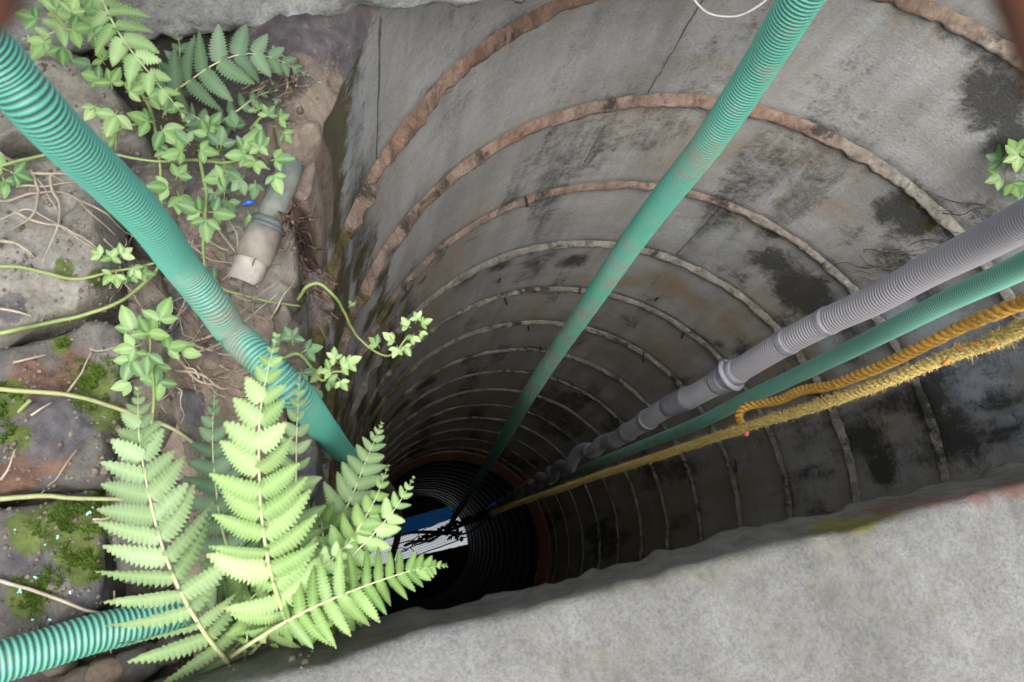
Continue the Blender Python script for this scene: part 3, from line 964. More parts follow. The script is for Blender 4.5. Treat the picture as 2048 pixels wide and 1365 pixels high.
STONES = [
    ([(-90, 330), (60, 300), (165, 325), (212, 420), (228, 500), (212, 575), (165, 615), (80, 645), (-90, 690)], 0.020, 'stone_grey'),
    ([(-90, 702), (80, 662), (175, 628), (232, 648), (246, 700), (238, 790), (212, 860), (196, 955), (80, 975), (-90, 1000)], 0.012, 'stone_mauve'),
    ([(-90, 1012), (80, 988), (192, 972), (214, 1080), (228, 1180), (200, 1232), (60, 1275), (-90, 1290)], 0.005, 'stone_mauve'),
    ([(243, 500), (305, 515), (328, 600), (318, 720), (346, 800), (330, 895), (275, 880), (253, 780), (247, 640)], 0.000, 'stone_brown'),
    ([(362, 775), (515, 762), (556, 860), (540, 955), (430, 995), (372, 960), (356, 860)], -0.006, 'stone_brown'),
    ([(425, 430), (475, 385), (558, 400), (592, 500), (582, 590), (500, 632), (432, 560)], -0.004, 'stone_grey'),
    ([(545, 640), (590, 615), (615, 700), (620, 780), (590, 815), (548, 725)], -0.020, 'stone_brown'),
    ([(552, 252), (640, 236), (652, 292), (602, 328), (566, 300)], 0.008, 'stone_pink'),
    ([(556, 345), (628, 318), (640, 350), (620, 420), (570, 395)], -0.010, 'stone_pink'),
    ([(560, 110), (640, 70), (700, 70), (670, 160), (630, 225), (560, 240), (540, 160)], -0.050, 'stone_brown'),
    ([(-60, 110), (150, 95), (250, 190), (292, 280), (170, 290), (60, 282), (-90, 305)], 0.018, 'stone_grey'),
    ([(335, 625), (425, 590), (515, 655), (520, 748), (405, 758), (350, 700)], -0.012, 'stone_brown'),
    ([(252, 295), (380, 300), (418, 380), (410, 470), (330, 500), (250, 480), (228, 390)], -0.014, 'stone_brown'),
    ([(555, 850), (615, 830), (632, 905), (645, 1040), (600, 1080), (550, 975)], -0.022, 'stone_mauve'),
    ([(235, 905), (338, 915), (378, 1005), (362, 1150), (260, 1175), (226, 1060)], -0.004, 'stone_mauve'),
    ([(390, 1010), (540, 975), (600, 1095), (560, 1190), (430, 1200), (376, 1150)], -0.012, 'stone_brown'),
]
for i, (poly, zt, mt) in enumerate(STONES):
    stone(poly, zt + 0.018, MAT[mt], 300 + i * 3, rough=0.015, dome=0.006)
# mortar capping on the ring top along the ledge
na, nb = 150, 9
V, F, S = [], [], []
for i in range(na):
    t = math.radians(205 + 75 * i / (na - 1))
    for j in range(nb):
        f = j / (nb - 1)
        q = np.array([math.cos(t) * 14, math.sin(t) * 14, f * 2.0])
        nn = float(fbm(q, 71, 5)); n2 = float(fbm(q * 3, 72, 4))
        rr_ = R - 0.004 + 0.10 * f + (0.006 * nn if j < 2 else 0.012 * nn)
        z_ = (-0.012 if j == 0 else 0.006 + 0.012 * math.sin(f * 2.6)) + 0.010 * nn + 0.005 * n2
        V.append((rr_ * math.cos(t), rr_ * math.sin(t), z_ - 0.03 * max(0, f - .7)))
        S.append((0.9 * max(0, min(1, (0.2 + 0.9 * max(0, min(1, (95 - i) / 35)) * (1 if j > 1 else 0.4)) + 1.6 * float(fbm(q * 1.7 + 5, 81, 3)))), 0.6 * max(0, float(fbm(q + 15, 82, 3))), 0.0, 0))
for i in range(na - 1):
    for j in range(nb - 1):
        a = i * nb + j
        F.append((a, a + nb, a + nb + 1, a + 1))
mk('mortar_capping', V, F, MAT['stone_pink'], ledge, attrs={'stain': np.array(S)})
o = len(GV)
GV.extend(V)
GF.extend(tuple(i + o for i in f) for f in F)
# pebbles in the corner against the slab
for i, (x, y, w, h, mt) in enumerate([(215, 1345, 46, 22, 'stone_pink'), (285, 1322, 50, 26, 'stone_mauve'), (345, 1300, 34, 22, 'stone_mauve'), (160, 1362, 40, 20, 'stone_brown'), (400, 1280, 26, 18, 'stone_brown'), (120, 1330, 26, 16, 'stone_brown')]):
    c = PX(x, y, 0.0)
    V, F = lump(c, (h * 0.7 / FPX * 1.2, w * 0.7 / FPX, 0.018), 500 + i)
    S = np.zeros((len(V), 4))
    p = mk('pebble', V, F, MAT[mt], attrs={'stain': S})
    tag(p, ['pinkish rounded pebble under the corrugated hose at the bottom left', 'large dark grey pebble below the leftmost fern frond', 'dark pebble touching the drooping fern leaflet tips',
            'brown pebble at the very bottom edge left of the slab', 'small brown pebble under the fern base', 'small brown pebble half hidden under the lower green hose'][i], 'pebble', 'pebbles in the corner by the slab')
GB = BVHTree.FromPolygons([Vector(v) for v in GV] + [Vector(v) for v in nV], GF + [tuple(i + len(GV) for i in f) for f in nF])

def hit(px, py, lift=0.0):
    """world point where the sight line meets the ledge, raised by lift along z"""
    d = ray(px, py)
    h = GB.ray_cast(Vector(CP), Vector(d).normalized())
    P = np.array(h[0]) if h[0] is not None else PX(px, py, -0.03)
    if P[2] < -0.12:
        P = PX(px, py, -0.05)
    if lift:
        return PX(px, py, P[2] + lift)
    return P

# moss cushions (nobody could count them)
V, F = [], []
for (cx, cy, rx, ry, nn) in [(195, 770, 55, 60, 900), (20, 800, 35, 40, 500), (110, 1055, 45, 25, 500), (180, 1100, 60, 60, 900), (60, 1180, 50, 50, 350), (150, 1020, 60, 25, 300), (130, 690, 16, 12, 90), (100, 1160, 30, 25, 200), (15, 870, 18, 30, 150), (200, 1000, 30, 20, 200)]:
    for _ in range(nn):
        a, rr_ = random.uniform(0, 6.283), math.sqrt(random.random()) * random.gauss(0.8, 0.25)
        x, y = cx + rx * rr_ * math.cos(a), cy + ry * rr_ * math.sin(a)
        if fbm(np.array([x / 22, y / 22, 0.0]), 4, 3) < -0.08:
            continue
        P = hit(x, y)
        for k in range(3):
            b_ = random.uniform(0, 6.283)
            ln = random.uniform(0.0018, 0.0042)
            w = random.uniform(0.0006, 0.0012)
            dv = np.array([math.cos(b_) * ln * 0.7, math.sin(b_) * ln * 0.7, ln])
            sv = np.array([-math.sin(b_), math.cos(b_), 0]) * w
            o = len(V)
            V += [P - sv - [0, 0, .001], P + sv - [0, 0, .001], P + dv]
            F.append((o, o + 1, o + 2))
tag(mk('moss', V, F, MAT['moss'], smooth=False), 'bright green moss cushions on the left stones', 'moss', kind='stuff')
# grit and crumbs of soil lying on the stones and in the gaps
icoV, icoF = lump((0, 0, 0), (1, 1, 1), 3, sub=1, amp=0.5)
V, F = [], []
for _ in range(2600):
    x, y = random.uniform(-20, 690), random.uniform(60, 1340)
    if fbm(np.array([x / 60, y / 60, 3.0]), 14, 3) < 0.02 and random.random() < 0.85:
        continue
    P = hit(x, y)
    if math.hypot(P[0], P[1]) < R + 0.004:
        continue
    sz = random.uniform(0.0006, 0.0022) * (1.0 if random.random() < 0.94 else 2.2)
    o = len(V)
    V += list(P + icoV * sz)
    F += [tuple(i + o for i in f) for f in icoF]
tag(mk('grit', V, F, MAT['grit']), 'loose grit and soil crumbs over the stones', 'grit', kind='stuff')
# tiny flakes of paint and plastic
V, F = [], []
for (x, y) in [(35, 1185), (40, 1182), (100, 1240), (180, 1025), (175, 1028), (70, 1155), (115, 1075), (30, 1060), (185, 1015), (140, 1185), (150, 660), (65, 1240), (230, 1120), (90, 1090)]:
    P = hit(x, y, 0.002)
    s = random.uniform(0.0007, 0.0019)
    b_ = random.uniform(0, 6.28)
    u, v = np.array([math.cos(b_), math.sin(b_), .3]) * s, np.array([-math.sin(b_), math.cos(b_), .1]) * s * .6
    o = len(V)
    V += [P - u - v, P + u - v * .4, P + u * .6 + v, P - u * .8 + v * .7]
    F.append((o, o + 1, o + 2, o + 3))
tag(mk('paint_flakes', V, F, MAT['flake'], smooth=False), 'tiny pale turquoise flakes scattered on the mossy stone', 'flakes', kind='stuff')

# ================================================================== HOSES
DIA = 0.0455 * R
def hose(name, pts, dia, mat, label, pitch, amp, fine_len, soil, k=20, ext=None, jig=None):
    """pts: (photo x, photo y, width px) -> path from near to far"""
    P = np.array([PD(x, y, dia * FPX / w) for x, y, w in pts])
    if ext is not None:
        P = np.vstack([P, np.array(ext)])
    C = spline(P, 24)
    L = np.sum(np.linalg.norm(np.diff(C, axis=0), axis=1))
    fl = min(fine_len, L)
    s = np.r_[np.arange(0, fl, pitch / 6.0), np.arange(fl, L, 0.02), L]
    Q, _ = resample(C, s)
    if jig:
        T, N, B = frames(Q)
        Q = Q + jig(s, N, B)
    ph = 2 * math.pi * s / pitch
    th = np.arange(k) * 2 * math.pi / k
    fade = sstep(fl, fl * 0.75, s)
    wave = 0.5 + 0.5 * np.cos(ph[:, None] + th[None, :])
    wave = wave ** 0.8
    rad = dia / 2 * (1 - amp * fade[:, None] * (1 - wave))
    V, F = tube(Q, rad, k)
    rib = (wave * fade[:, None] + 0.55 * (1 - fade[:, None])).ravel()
    so = np.interp(s, [a for a, _ in soil], [b for _, b in soil])
    # more film on the underside
    so = np.repeat(so[:, None], k, 1).ravel()
    o = mk(name, V, F, mat, attrs={'rib': rib, 'soil': so}, origin=V[0])
    tag(o, label, 'hose')
    return o, Q, s

g1 = [(-190, -60, 135), (-90, 35, 124), (0, 133, 115), (64, 206, 110), (128, 275, 103), (215, 358, 93), (300, 447, 83), (363, 533, 74), (425, 610, 70), (462, 662, 67), (513, 712, 68), (560, 757, 68), (605, 803, 66), (650, 862, 57), (695, 912, 41), (750, 955, 27), (785, 990, 20), (797, 1030, 15.5), (795, 1075, 13.5), (783, 1120, 11.5), (773, 1170, 9.5)]
hose('suction_hose', g1, 0.034 * R, MAT['hose_green'], 'bright green ribbed hose running from the upper left down behind the ferns', 0.0031, 0.10, 1.75,
     [(0, .44), (.16, .46), (.26, .56), (.32, .66), (.42, .56), (.60, .50), (.75, .56), (.95, .75), (6, .8)], ext=[PX(775, 1185, zz(-6.5)), PX(772, 1195, zz(-8.95))])
g2 = [(1790, -280, 108), (1695, -140, 97), (1601, 0, 87), (1509, 150, 75), (1412, 293, 65), (1327, 400, 57), (1253, 500, 50), (1185, 600, 43), (1116, 700, 35.5), (1052, 800, 29), (1003, 885, 23), (963, 950, 17), (930, 1002, 13), (905, 1042, 10.2), (894, 1068, 8.6)]
hose('suction_hose', g2, DIA, MAT['hose_green'], 'green ribbed hose hanging down the middle of the well', 0.0043, 0.10, 1.6,
     [(0, .46), (.2, .52), (.36, .62), (.5, .56), (.7, .62), (.85, .64), (1.1, .70), (1.6, .62), (2.2, .5), (7, .5)], ext=[PX(890, 1080, zz(-9.1))])
g3 = [(2240, 430, 66), (2120, 495, 60), (2020, 545, 53), (1900, 600, 46), (1800, 650, 41), (1700, 700, 36), (1600, 748, 32), (1500, 795, 28.5), (1400, 845, 25), (1300, 885, 21), (1200, 925, 17.5), (1120, 960, 14), (1050, 995, 10.5), (1000, 1018, 8.5)]
hose('suction_hose', g3, DIA * 0.80, MAT['hose_pale'], 'thinner green hose on the right between the grey hose and the ropes', 0.0050, 0.12, 2.2,
     [(0, .42), (.4, .42), (.7, .48), (1.0, .55), (1.5, .65), (2.2, .75), (7, .8)], ext=[PX(990, 1022, zz(-8.95))])
g5 = [(-190, 1400, 92), (-100, 1362, 88), (0, 1325, 84), (90, 1298, 80), (180, 1270, 74), (270, 1248, 68), (350, 1225, 60), (420, 1212, 56)]
hose('suction_hose', [(x, y, 86 - x * .035) for x, y, w in g5], 0.0375 * R, MAT['hose_mint'], 'green ribbed hose lying on the stones in the bottom left corner', 0.0042, 0.10, 2.0,
     [(0, .48), (.3, .52), (2, .55)])
# grey hose: wobbly, patched with wraps
ga = [(2270, 330, 104), (2150, 390, 94), (2048, 443, 84), (1960, 490, 76), (1850, 545, 68), (1750, 600, 62), (1650, 645, 57), (1560, 692, 53), (1480, 740, 49), (1400, 785, 45), (1330, 818, 41), (1280, 850, 37), (1225, 882, 32), (1180, 900, 28), (1145, 922, 24), (1110, 945, 20), (1070, 968, 16), (1030, 990, 12.5), (1000, 1010, 10), (985, 1020, 9)]
def jig_grey(s, N, B):
    a = 0.012 * sstep(1.1, 1.8, s) + 0.003 * sstep(1.8, 2.6, s)
    return a[:, None] * (np.sin(s * 17 + 1.5 * np.sin(s * 5))[:, None] * N + np.cos(s * 13 + 1)[:, None] * B * 0.6)
grey, gQ, gS = hose('drain_hose', ga, DIA * 1.0, MAT['hose_grey'], 'grey ribbed hose with patched joints descending from the right', 0.0047, 0.12, 2.2,
                    [(0, .3), (1, .35), (7, .5)], ext=[PX(980, 1026, zz(-8.95))], jig=jig_grey)
gx, gy = pix_of(gQ)
for (x, ln, sc) in [(1465, 0.020, 1.16), (1445, 0.014, 1.22), (1575, 0.007, 1.05), (1655, 0.006, 1.05), (1375, 0.010, 1.12), (1360, 0.05, 1.06), (1295, 0.014, 1.2), (1255, 0.02, 1.12), (1225, 0.05, 1.08), (1180, 0.02, 1.18), (1140, 0.02, 1.15), (1095, 0.05, 1.15), (1060, 0.03, 1.25)]:
    i0 = int(np.argmin(np.abs(gx - x)))
    s0 = gS[i0]
    ss = np.linspace(s0 - ln, s0 + ln, 9)
    Q, _ = resample(gQ, ss)
    rad = DIA / 2 * (1 + (sc - 1) * 0.65) * np.array([0.9, 1, 1.03, 1, 1.02, 1, 1.03, 1, 0.9])
    V, F = tube(Q, rad, 16)
    mk('tape_wrap', V, F, MAT['wrap'], grey, origin=V.mean(0))
# loop of wrapping that stands off at the joint
c0 = gQ[int(np.argmin(np.abs(gx - 1462)))]
i0 = int(np.argmin(np.abs(gx - 1462)))
T = gQ[i0 + 6] - gQ[i0 - 6]
T /= np.linalg.norm(T)
u = np.cross(T, [0, 0, 1.0]); u /= np.linalg.norm(u)
v = np.cross(T, u)
ang = np.linspace(0, 2 * math.pi, 20)
Pp = c0 + DIA * 0.62 * (np.cos(ang)[:, None] * u + np.sin(ang)[:, None] * v) + T * (0.010 * np.sin(ang * 1.0))[:, None]
V, F = tube(Pp, 0.0042, 8)
mk('tape_wrap', V, F, MAT['wrap'], grey, origin=V.mean(0))

# ================================================================== ROPES
def rope(name, pts, dia, mat, label, lay, ext=None, fine_len=2.5, fuzz=0):
    P = np.array([PD(x, y, dia * FPX / w) for x, y, w in pts])
    if ext is not None:
        P = np.vstack([P, np.array(ext)])
    C = spline(P, 20)
    L = np.sum(np.linalg.norm(np.diff(C, axis=0), axis=1))
    fl = min(L, fine_len)
    s = np.r_[np.arange(0, fl, lay / 10), np.arange(fl, L, 0.015), L]
    Q, _ = resample(C, s)
    T, N, B = frames(Q)
    rt = root(name, Q[0])
    tag(rt, label, 'rope')
    rs = dia * 0.27
    for k in range(3):
        a = 2 * math.pi * (s / lay + k / 3.0)
        S = Q + dia * 0.235 * (np.cos(a)[:, None] * N + np.sin(a)[:, None] * B)
        V, F = tube(S, rs * (1 + 0.12 * fbm(np.stack([s * 70, s * 0 + k, s * 0], -1), 6, 2)), 8)
        mk('strand', V, F, mat, rt)
    if fuzz:
        V, F = [], []
        for _ in range(fuzz):
            i = random.randrange(1, len(Q) - 1)
            if s[i] > fl:
                continue
            a = random.uniform(0, 6.283)
            d = math.cos(a) * N[i] + math.sin(a) * B[i]
            ln = random.uniform(0.002, 0.0065) * (1 if random.random() < .93 else 1.9)
            dd = d + T[i] * random.uniform(-.9, .9) + RNG.normal(0, .25, 3)
            dd /= np.linalg.norm(dd)
            b0 = Q[i] + d * dia * 0.40
            w = np.cross(dd, RNG.normal(0, 1, 3))
            w = w / np.linalg.norm(w) * random.uniform(.00022, .0004)
            w2 = np.cross(dd, w)
            o = len(V)
            V += [b0 - w, b0 + w, b0 + w2, b0 + dd * ln]
            F += [(o, o + 1, o + 3), (o + 1, o + 2, o + 3), (o + 2, o, o + 3)]
        tag(mk('fibre_fuzz', V, F, MAT['fuzz'], rt, smooth=False), kind='stuff')
    return rt, Q, T, N, B

OD = 0.0125
o_pts = [(2200, 548, 40), (2120, 575, 37), (2048, 604, 33), (1980, 630, 31), (1920, 655, 29), (1850, 690, 27), (1780, 725, 25), (1720, 750, 23.5), (1660, 772, 22), (1600, 782, 20.5), (1560, 800, 19.5), (1520, 808, 18.8), (1490, 815, 18.4), (1478, 828, 18.2), (1479, 842, 18.0), (1486, 852, 17.8)]
orope, *_ = rope('orange_rope', o_pts, OD, MAT['rope_orange'], 'smooth twisted orange rope above the frayed rope, ending in a hook', 0.030)
y_pts = [(2200, 595, 42), (2120, 625, 38), (2048, 655, 34), (1980, 685, 31), (1900, 712, 28.5), (1800, 752, 26), (1700, 790, 23.5), (1600, 822, 21), (1500, 852, 18.8), (1400, 885, 16.6), (1300, 918, 14.4), (1200, 950, 12), (1120, 978, 10), (1050, 1002, 8), (1010, 1018, 6.5), (985, 1028, 5.2)]
yrope, yQ, yT, yN, yB = rope('frayed_rope', y_pts, 0.0125, MAT['rope_yellow'], 'frayed fuzzy yellow rope stretched down from the right edge', 0.026, ext=[PX(970, 1035, zz(-8.9))], fine_len=3.6, fuzz=16000)
yx, yy = pix_of(yQ)
for (x, w) in [(1985, 16), (1930, 12), (1895, 10), (1960, 10)]:
    i = int(np.argmin(np.abs(yx - x)))
    P0 = yQ[i] + yN[i] * 0.005
    d = (CP - P0) / np.linalg.norm(CP - P0)
    P0 = yQ[i] + d * 0.006
    u = yT[i] * 0.010
    v = np.cross(yT[i], d) * 0.004 * random.choice((-1, 1))
    V, F = tube(spline([P0 - u, P0 + v + d * .002, P0 + u + v * 2 + d * .001], 5), 0.0016, 6)
    mk('orange_strip', V, F, MAT['orange_bit'], yrope, origin=V.mean(0))
# melted pink tip of the orange rope
P0, P1 = PD(1488, 852, OD * FPX / 17.8), PD(1492, 868, OD * FPX / 17.6)
V, F = tube(spline([P0, (P0 + P1) / 2, P1], 4), np.linspace(0.0035, 0.0048, 9), 8)
mk('melted_tip', V, F, MAT['pink_bit'], orope, origin=V.mean(0))

# thin pale thread at the top
P = [PD(x, y, 0.75) for x, y in [(1360, -40), (1388, 0), (1412, 24), (1440, 33), (1475, 33), (1505, 20), (1532, 0), (1560, -40)]]
V, F = tube(spline(P, 8), 0.0011, 6)
tag(mk('thread', V, F, MAT['white'], origin=V[0]), 'thin pale thread looping down at the top edge beside the middle hose', 'thread')

# ================================================================== PVC PIPE on the ledge
pz = 0.035
pa, pb = PX(566, 372, pz), PX(487, 566, pz - 0.012)
pipe = root('pvc_pipe', pb)
tag(pipe, 'short dirty plastic pipe with a coupling and open end on the ledge', 'pipe')
def seg(t0, t1, r0, r1, k=20, n=3):
    ts = np.linspace(t0, t1, n)
    return tube(np.array([pa + (pb - pa) * t for t in ts]), np.linspace(r0, r1, n), k)
W = np.linalg.norm(CP - pa) / FPX
V, F = seg(-0.25, 0.44, 25 * W, 25 * W); mk('pipe_tail', V, F, MAT['pvc_green'], pipe)
V, F = seg(0.36, 0.42, 31 * W, 31 * W); mk('clamp_ring', V, F, MAT['clamp'], pipe)
V, F = seg(0.42, 0.46, 34 * W, 32 * W); mk('clamp_ring', V, F, MAT['clamp'], pipe)
V, F = seg(0.46, 0.78, 34 * W, 34 * W); mk('coupling', V, F, MAT['pvc'], pipe)
# open end: outer wall, lip, inner bore
ts = [0.775, 0.80, 1.0, 1.003, 1.0, 0.82]
rs = [29 * W, 29.5 * W, 29 * W, 27.5 * W, 25.5 * W, 25 * W]
d = (pb - pa)
dn = d / np.linalg.norm(d)
un = np.cross(dn, [0, 0, 1.0]); un /= np.linalg.norm(un)
vn = np.cross(un, dn)
k = 24
V, F = [], []
for t, r_ in zip(ts, rs):
    for j in range(k):
        a = j * 2 * math.pi / k
        V.append(pa + d * t + r_ * (math.cos(a) * un + math.sin(a) * vn))
for i in range(len(ts) - 2):
    for j in range(k):
        F.append((i * k + j, i * k + (j + 1) % k, (i + 1) * k + (j + 1) % k, (i + 1) * k + j))
mk('open_end', V, F, MAT['pvc_light'], pipe)
Vb = [pa + d * t + 25.3 * W * (math.cos(j * 2 * math.pi / k) * un + math.sin(j * 2 * math.pi / k) * vn) for t in (0.999, 0.90, 0.83) for j in range(k)]
Fb = [(i * k + j, i * k + (j + 1) % k, (i + 1) * k + (j + 1) % k, (i + 1) * k + j) for i in range(2) for j in range(k)] + [tuple(2 * k + j for j in range(k))]
mk('bore', Vb, Fb, MAT['pvc_in'], pipe)
# blue tape scrap beside the pipe
P = [PX(483, 411, 0.03), PX(497, 405, 0.034), PX(513, 404, 0.032)]
V, F = tube(spline(P, 4), np.r_[np.linspace(.0005, .0024, 5), np.linspace(.0022, .0008, 4)], 6)
tag(mk('tape_scrap', V, F, MAT['blue'], origin=V[0]), 'small blue plastic scrap left of the pipe', 'scrap')

# ================================================================== FERNS
def pinna_mesh(name, mat, lobes=9, seed=0, pointed=1.0):
    rnd = random.Random(seed)
    dr, sk, tw = rnd.uniform(0.02, 0.30), rnd.uniform(0.04, 0.17), rnd.uniform(-.25, .25)
    n = lobes * 2 + 1
    xs = np.linspace(0.0, 1.0, n)
    V, F, rib, tip, lob = [], [], [], [], []
    def hw(x):
        return 0.5 * (max(0.0, 1 - x ** (2.3 * pointed)) ** 0.8) * (0.80 + 0.20 * min(1, x / 0.2))
    for i, x in enumerate(xs):
        y0 = sk * x * x
        zc = -dr * x * x
        V.append((x, y0, zc)); rib.append(1.0); lob.append(0.35); tip.append(max(0, (x - .8) * 5))
    up, dn = [], []
    for sgn, lst in ((1, up), (-1, dn)):
        for i, x in enumerate(xs):
            w = hw(x)
            lob.append(0.0 if i % 2 else 1.0)
            f = (1.0 if i % 2 else 0.68) * rnd.uniform(0.93, 1.05)
            xx = x + (0.022 if i % 2 else 0.0) * 1.0
            xx = min(xx, 1.0)
            lst.append(len(V))
            V.append((xx, sk * x * x + sgn * w * f, -dr * x * x + 0.05 * w + sgn * tw * w * x + (0.012 if i % 2 else -0.012) + rnd.uniform(-.01, .01)))
            rib.append(0.0); tip.append(max(0, (x - .8) * 5))
    for i in range(n - 1):
        F.append((i, i + 1, up[i + 1], up[i]))
        F.append((i + 1, i, dn[i], dn[i + 1]))
    return mesh_data(name, V, F, mat, True, {'rib': np.array(rib), 'tip': np.array(tip), 'lob': np.array(lob)})

PIN = {m: [pinna_mesh('pinna', MAT[m], lb, sd) for lb, sd in ((13, 1), (15, 2), (8, 3), (14, 4), (12, 5), (13, 6))] for m in ('fern_bright', 'fern_mid', 'fern_dark', 'fern_fresh')}

def frond(parent, pts, halfw, pairs, mat, t0=0.12, a0=78, a1=38, rr0=0.0016, width=1.0, roll=0.0, prof='lance', rag=0.06, bare=0.0):
    """pts: photo x, photo y, height z; halfw: pinna length in metres"""
    P = np.array([PX(x, y, z) for x, y, z in pts])
    C = spline(P, 16)
    d = np.r_[0, np.cumsum(np.linalg.norm(np.diff(C, axis=0), axis=1))]
    L = d[-1]
    V, F = tube(resample(C, np.linspace(0, L, 28))[0], rr0 * (1 - np.linspace(0, 1, 28) ** 0.8 * 0.9), 6)
    fr = mk('frond', V, F, MAT['rachis'], parent, origin=P[0])
    us = np.linspace(0, 1, pairs)
    pairs = int(pairs * 1.02)
    us = np.linspace(0, 1, pairs)
    ts = t0 + (1 - t0) * (1 - (1 - us) ** 1.42) * 0.992
    sp = np.gradient(ts) * L
    for i, t in enumerate(ts):
        f = us[i]
        if prof == 'lance':
            ln = halfw * (0.80 + 0.8 * f if f < 0.25 else (1 - ((f - 0.25) / 0.75) ** 1.25)) if f < 0.25 else halfw * (1 - ((f - 0.25) / 0.75) ** 1.35)
            if f < 0.25:
                ln = halfw * (0.82 + 0.72 * f)
        else:
            ln = halfw * (1 - f ** 1.2)
        ln = max(ln, halfw * 0.10)
        f = (ts[i] - t0) / (1 - t0)
        ln = max(ln * 0.35 + 0.65 * halfw * (1.02 - f ** 1.7), halfw * 0.08) if f > 0.3 else ln
        s = t * L
        pos, _ = resample(C, [s])
        p2, _ = resample(C, [min(L, s + 0.004)])
        p1, _ = resample(C, [max(0, s - 0.004)])
        T = (p2 - p1)[0]
        T /= np.linalg.norm(T)
        N = CP - pos[0]
        N /= np.linalg.norm(N)
        N = N + np.array([0, 0, 0.35])
        N -= T * (N @ T)
        N /= np.linalg.norm(N)
        B = np.cross(T, N)
        if roll:
            N, B = N * math.cos(roll) + B * math.sin(roll), B * math.cos(roll) - N * math.sin(roll)
        al0 = math.radians(a0 + (a1 - a0) * f ** 1.5)
        for sg in (-1, 1):
            if random.random() < bare:
                continue
            al = al0 + random.gauss(0, rag)
            tl = random.gauss(0.06, 0.17)
            X = math.cos(al) * T + math.sin(al) * sg * B
            X = X * math.cos(tl) - N * math.sin(tl) * 1.0
            X /= np.linalg.norm(X)
            Y = T - X * (T @ X)
            Y /= np.linalg.norm(Y)
            q = random.gauss(0, 0.24)
            Z = np.cross(X, Y)
            Y, Z = Y * math.cos(q) + Z * math.sin(q), Z * math.cos(q) - Y * math.sin(q)
            if Z @ N < 0:
                Zs = -Z
            else:
                Zs = Z
            l1 = ln * (random.uniform(0.9, 1.07) if random.random() < 0.93 else random.uniform(0.6, 0.85))
            wy = min(sp[i] * 1.06 * width / max(0.5, math.sin(al)), l1 * 0.75) * random.uniform(0.92, 1.06)
            M = Matrix([[X[0] * l1, Y[0] * wy, Zs[0] * l1, pos[0][0]], [X[1] * l1, Y[1] * wy, Zs[1] * l1, pos[0][1]], [X[2] * l1, Y[2] * wy, Zs[2] * l1, pos[0][2]], [0, 0, 0, 1]])
            ms = PIN[mat]
            me = ms[0] if l1 > halfw * 0.55 else ms[2]
            if l1 > halfw * 0.55:
                me = ms[random.choice((0, 1, 3, 4, 5))]
            place('pinna', me, fr, M)
    return fr

def pxm(w, z):
    """size in metres of w photo pixels for a thing at height z"""
    return w * (ZT * R - z) / 0.93 / FPX

fern = root('fern', PX(470, 1275, -0.01))
tag(fern, 'large pale green fern clump growing from the crack by the slab', 'fern')
Z1 = 0.10
frond(fern, [(460, 1330, 0.03), (405, 1260, 0.08), (350, 1160, 0.12), (315, 1060, 0.14), (290, 950, 0.15), (278, 870, 0.15), (276, 775, 0.14)], pxm(142, 0.13), 19, 'fern_mid', 0.05, 80, 40, 0.0022)
frond(fern, [(585, 1270, 0.05), (548, 1170, 0.12), (525, 1050, 0.17), (518, 930, 0.20), (520, 830, 0.21), (534, 750, 0.21), (554, 668, 0.20)], pxm(132, 0.19), 18, 'fern_bright', 0.06, 76, 40, 0.0022, width=1.05)
frond(fern, [(500, 1200, 0.02), (450, 1080, 0.05), (430, 960, 0.06), (425, 860, 0.06), (430, 782, 0.05)], pxm(72, 0.06), 14, 'fern_dark', 0.1)
frond(fern, [(585, 1180, 0.03), (590, 1060, 0.07), (592, 960, 0.09), (594, 850, 0.10), (600, 745, 0.09)], pxm(60, 0.09), 15, 'fern_mid', 0.1)
frond(fern, [(620, 1180, 0.02), (668, 1070, 0.05), (705, 990, 0.06), (735, 915, 0.06), (764, 846, 0.05)], pxm(78, 0.06), 14, 'fern_mid', 0.12)
frond(fern, [(600, 1220, 0.03), (665, 1140, 0.08), (715, 1060, 0.10), (750, 1000, 0.10), (777, 930, 0.09)], pxm(62, 0.1), 13, 'fern_fresh', 0.15)
frond(fern, [(610, 1235, 0.04), (690, 1130, 0.09), (745, 1070, 0.10), (792, 1015, 0.10), (828, 955, 0.09)], pxm(62, 0.1), 12, 'fern_bright', 0.25, 70, 40)
frond(fern, [(455, 1318, 0.03), (560, 1250, 0.09), (660, 1200, 0.11), (750, 1165, 0.11), (830, 1140, 0.10), (893, 1131, 0.09)], pxm(84, 0.11), 17, 'fern_fresh', 0.42, 82, 45, 0.0020, width=1.0)
frond(fern, [(500, 1310, 0.02), (575, 1225, 0.07), (650, 1135, 0.10), (705, 1080, 0.11), (640, 1035, 0.11)][:4], pxm(85, 0.1), 9, 'fern_bright', 0.25, 70, 45)
frond(fern, [(520, 1180, 0.02), (560, 1215, 0.06), (620, 1250, 0.07), (660, 1285, 0.04)], pxm(70, 0.06), 8, 'fern_fresh', 0.1, 75, 45, roll=0.4)
frond(fern, [(470, 1260, 0.0), (500, 1200, 0.05), (560, 1160, 0.07), (640, 1150, 0.07)], pxm(95, 0.06), 8, 'fern_fresh', 0.12, 80, 50, roll=-0.3)
frond(fern, [(500, 1150, 0.01), (505, 1210, 0.05), (495, 1270, 0.06), (488, 1320, 0.03)], pxm(62, 0.06), 8, 'fern_fresh', 0.1, 70, 45, roll=0.35)
frond(fern, [(590, 1110, 0.01), (600, 1180, 0.05), (580, 1240, 0.06), (545, 1300, 0.03)], pxm(66, 0.06), 8, 'fern_fresh', 0.08, 70, 45, roll=-0.3)
frond(fern, [(560, 1120, 0.0), (470, 1130, 0.03), (400, 1180, 0.04), (370, 1250, 0.03)], pxm(70, 0.04), 9, 'fern_mid', 0.1, 75, 45)
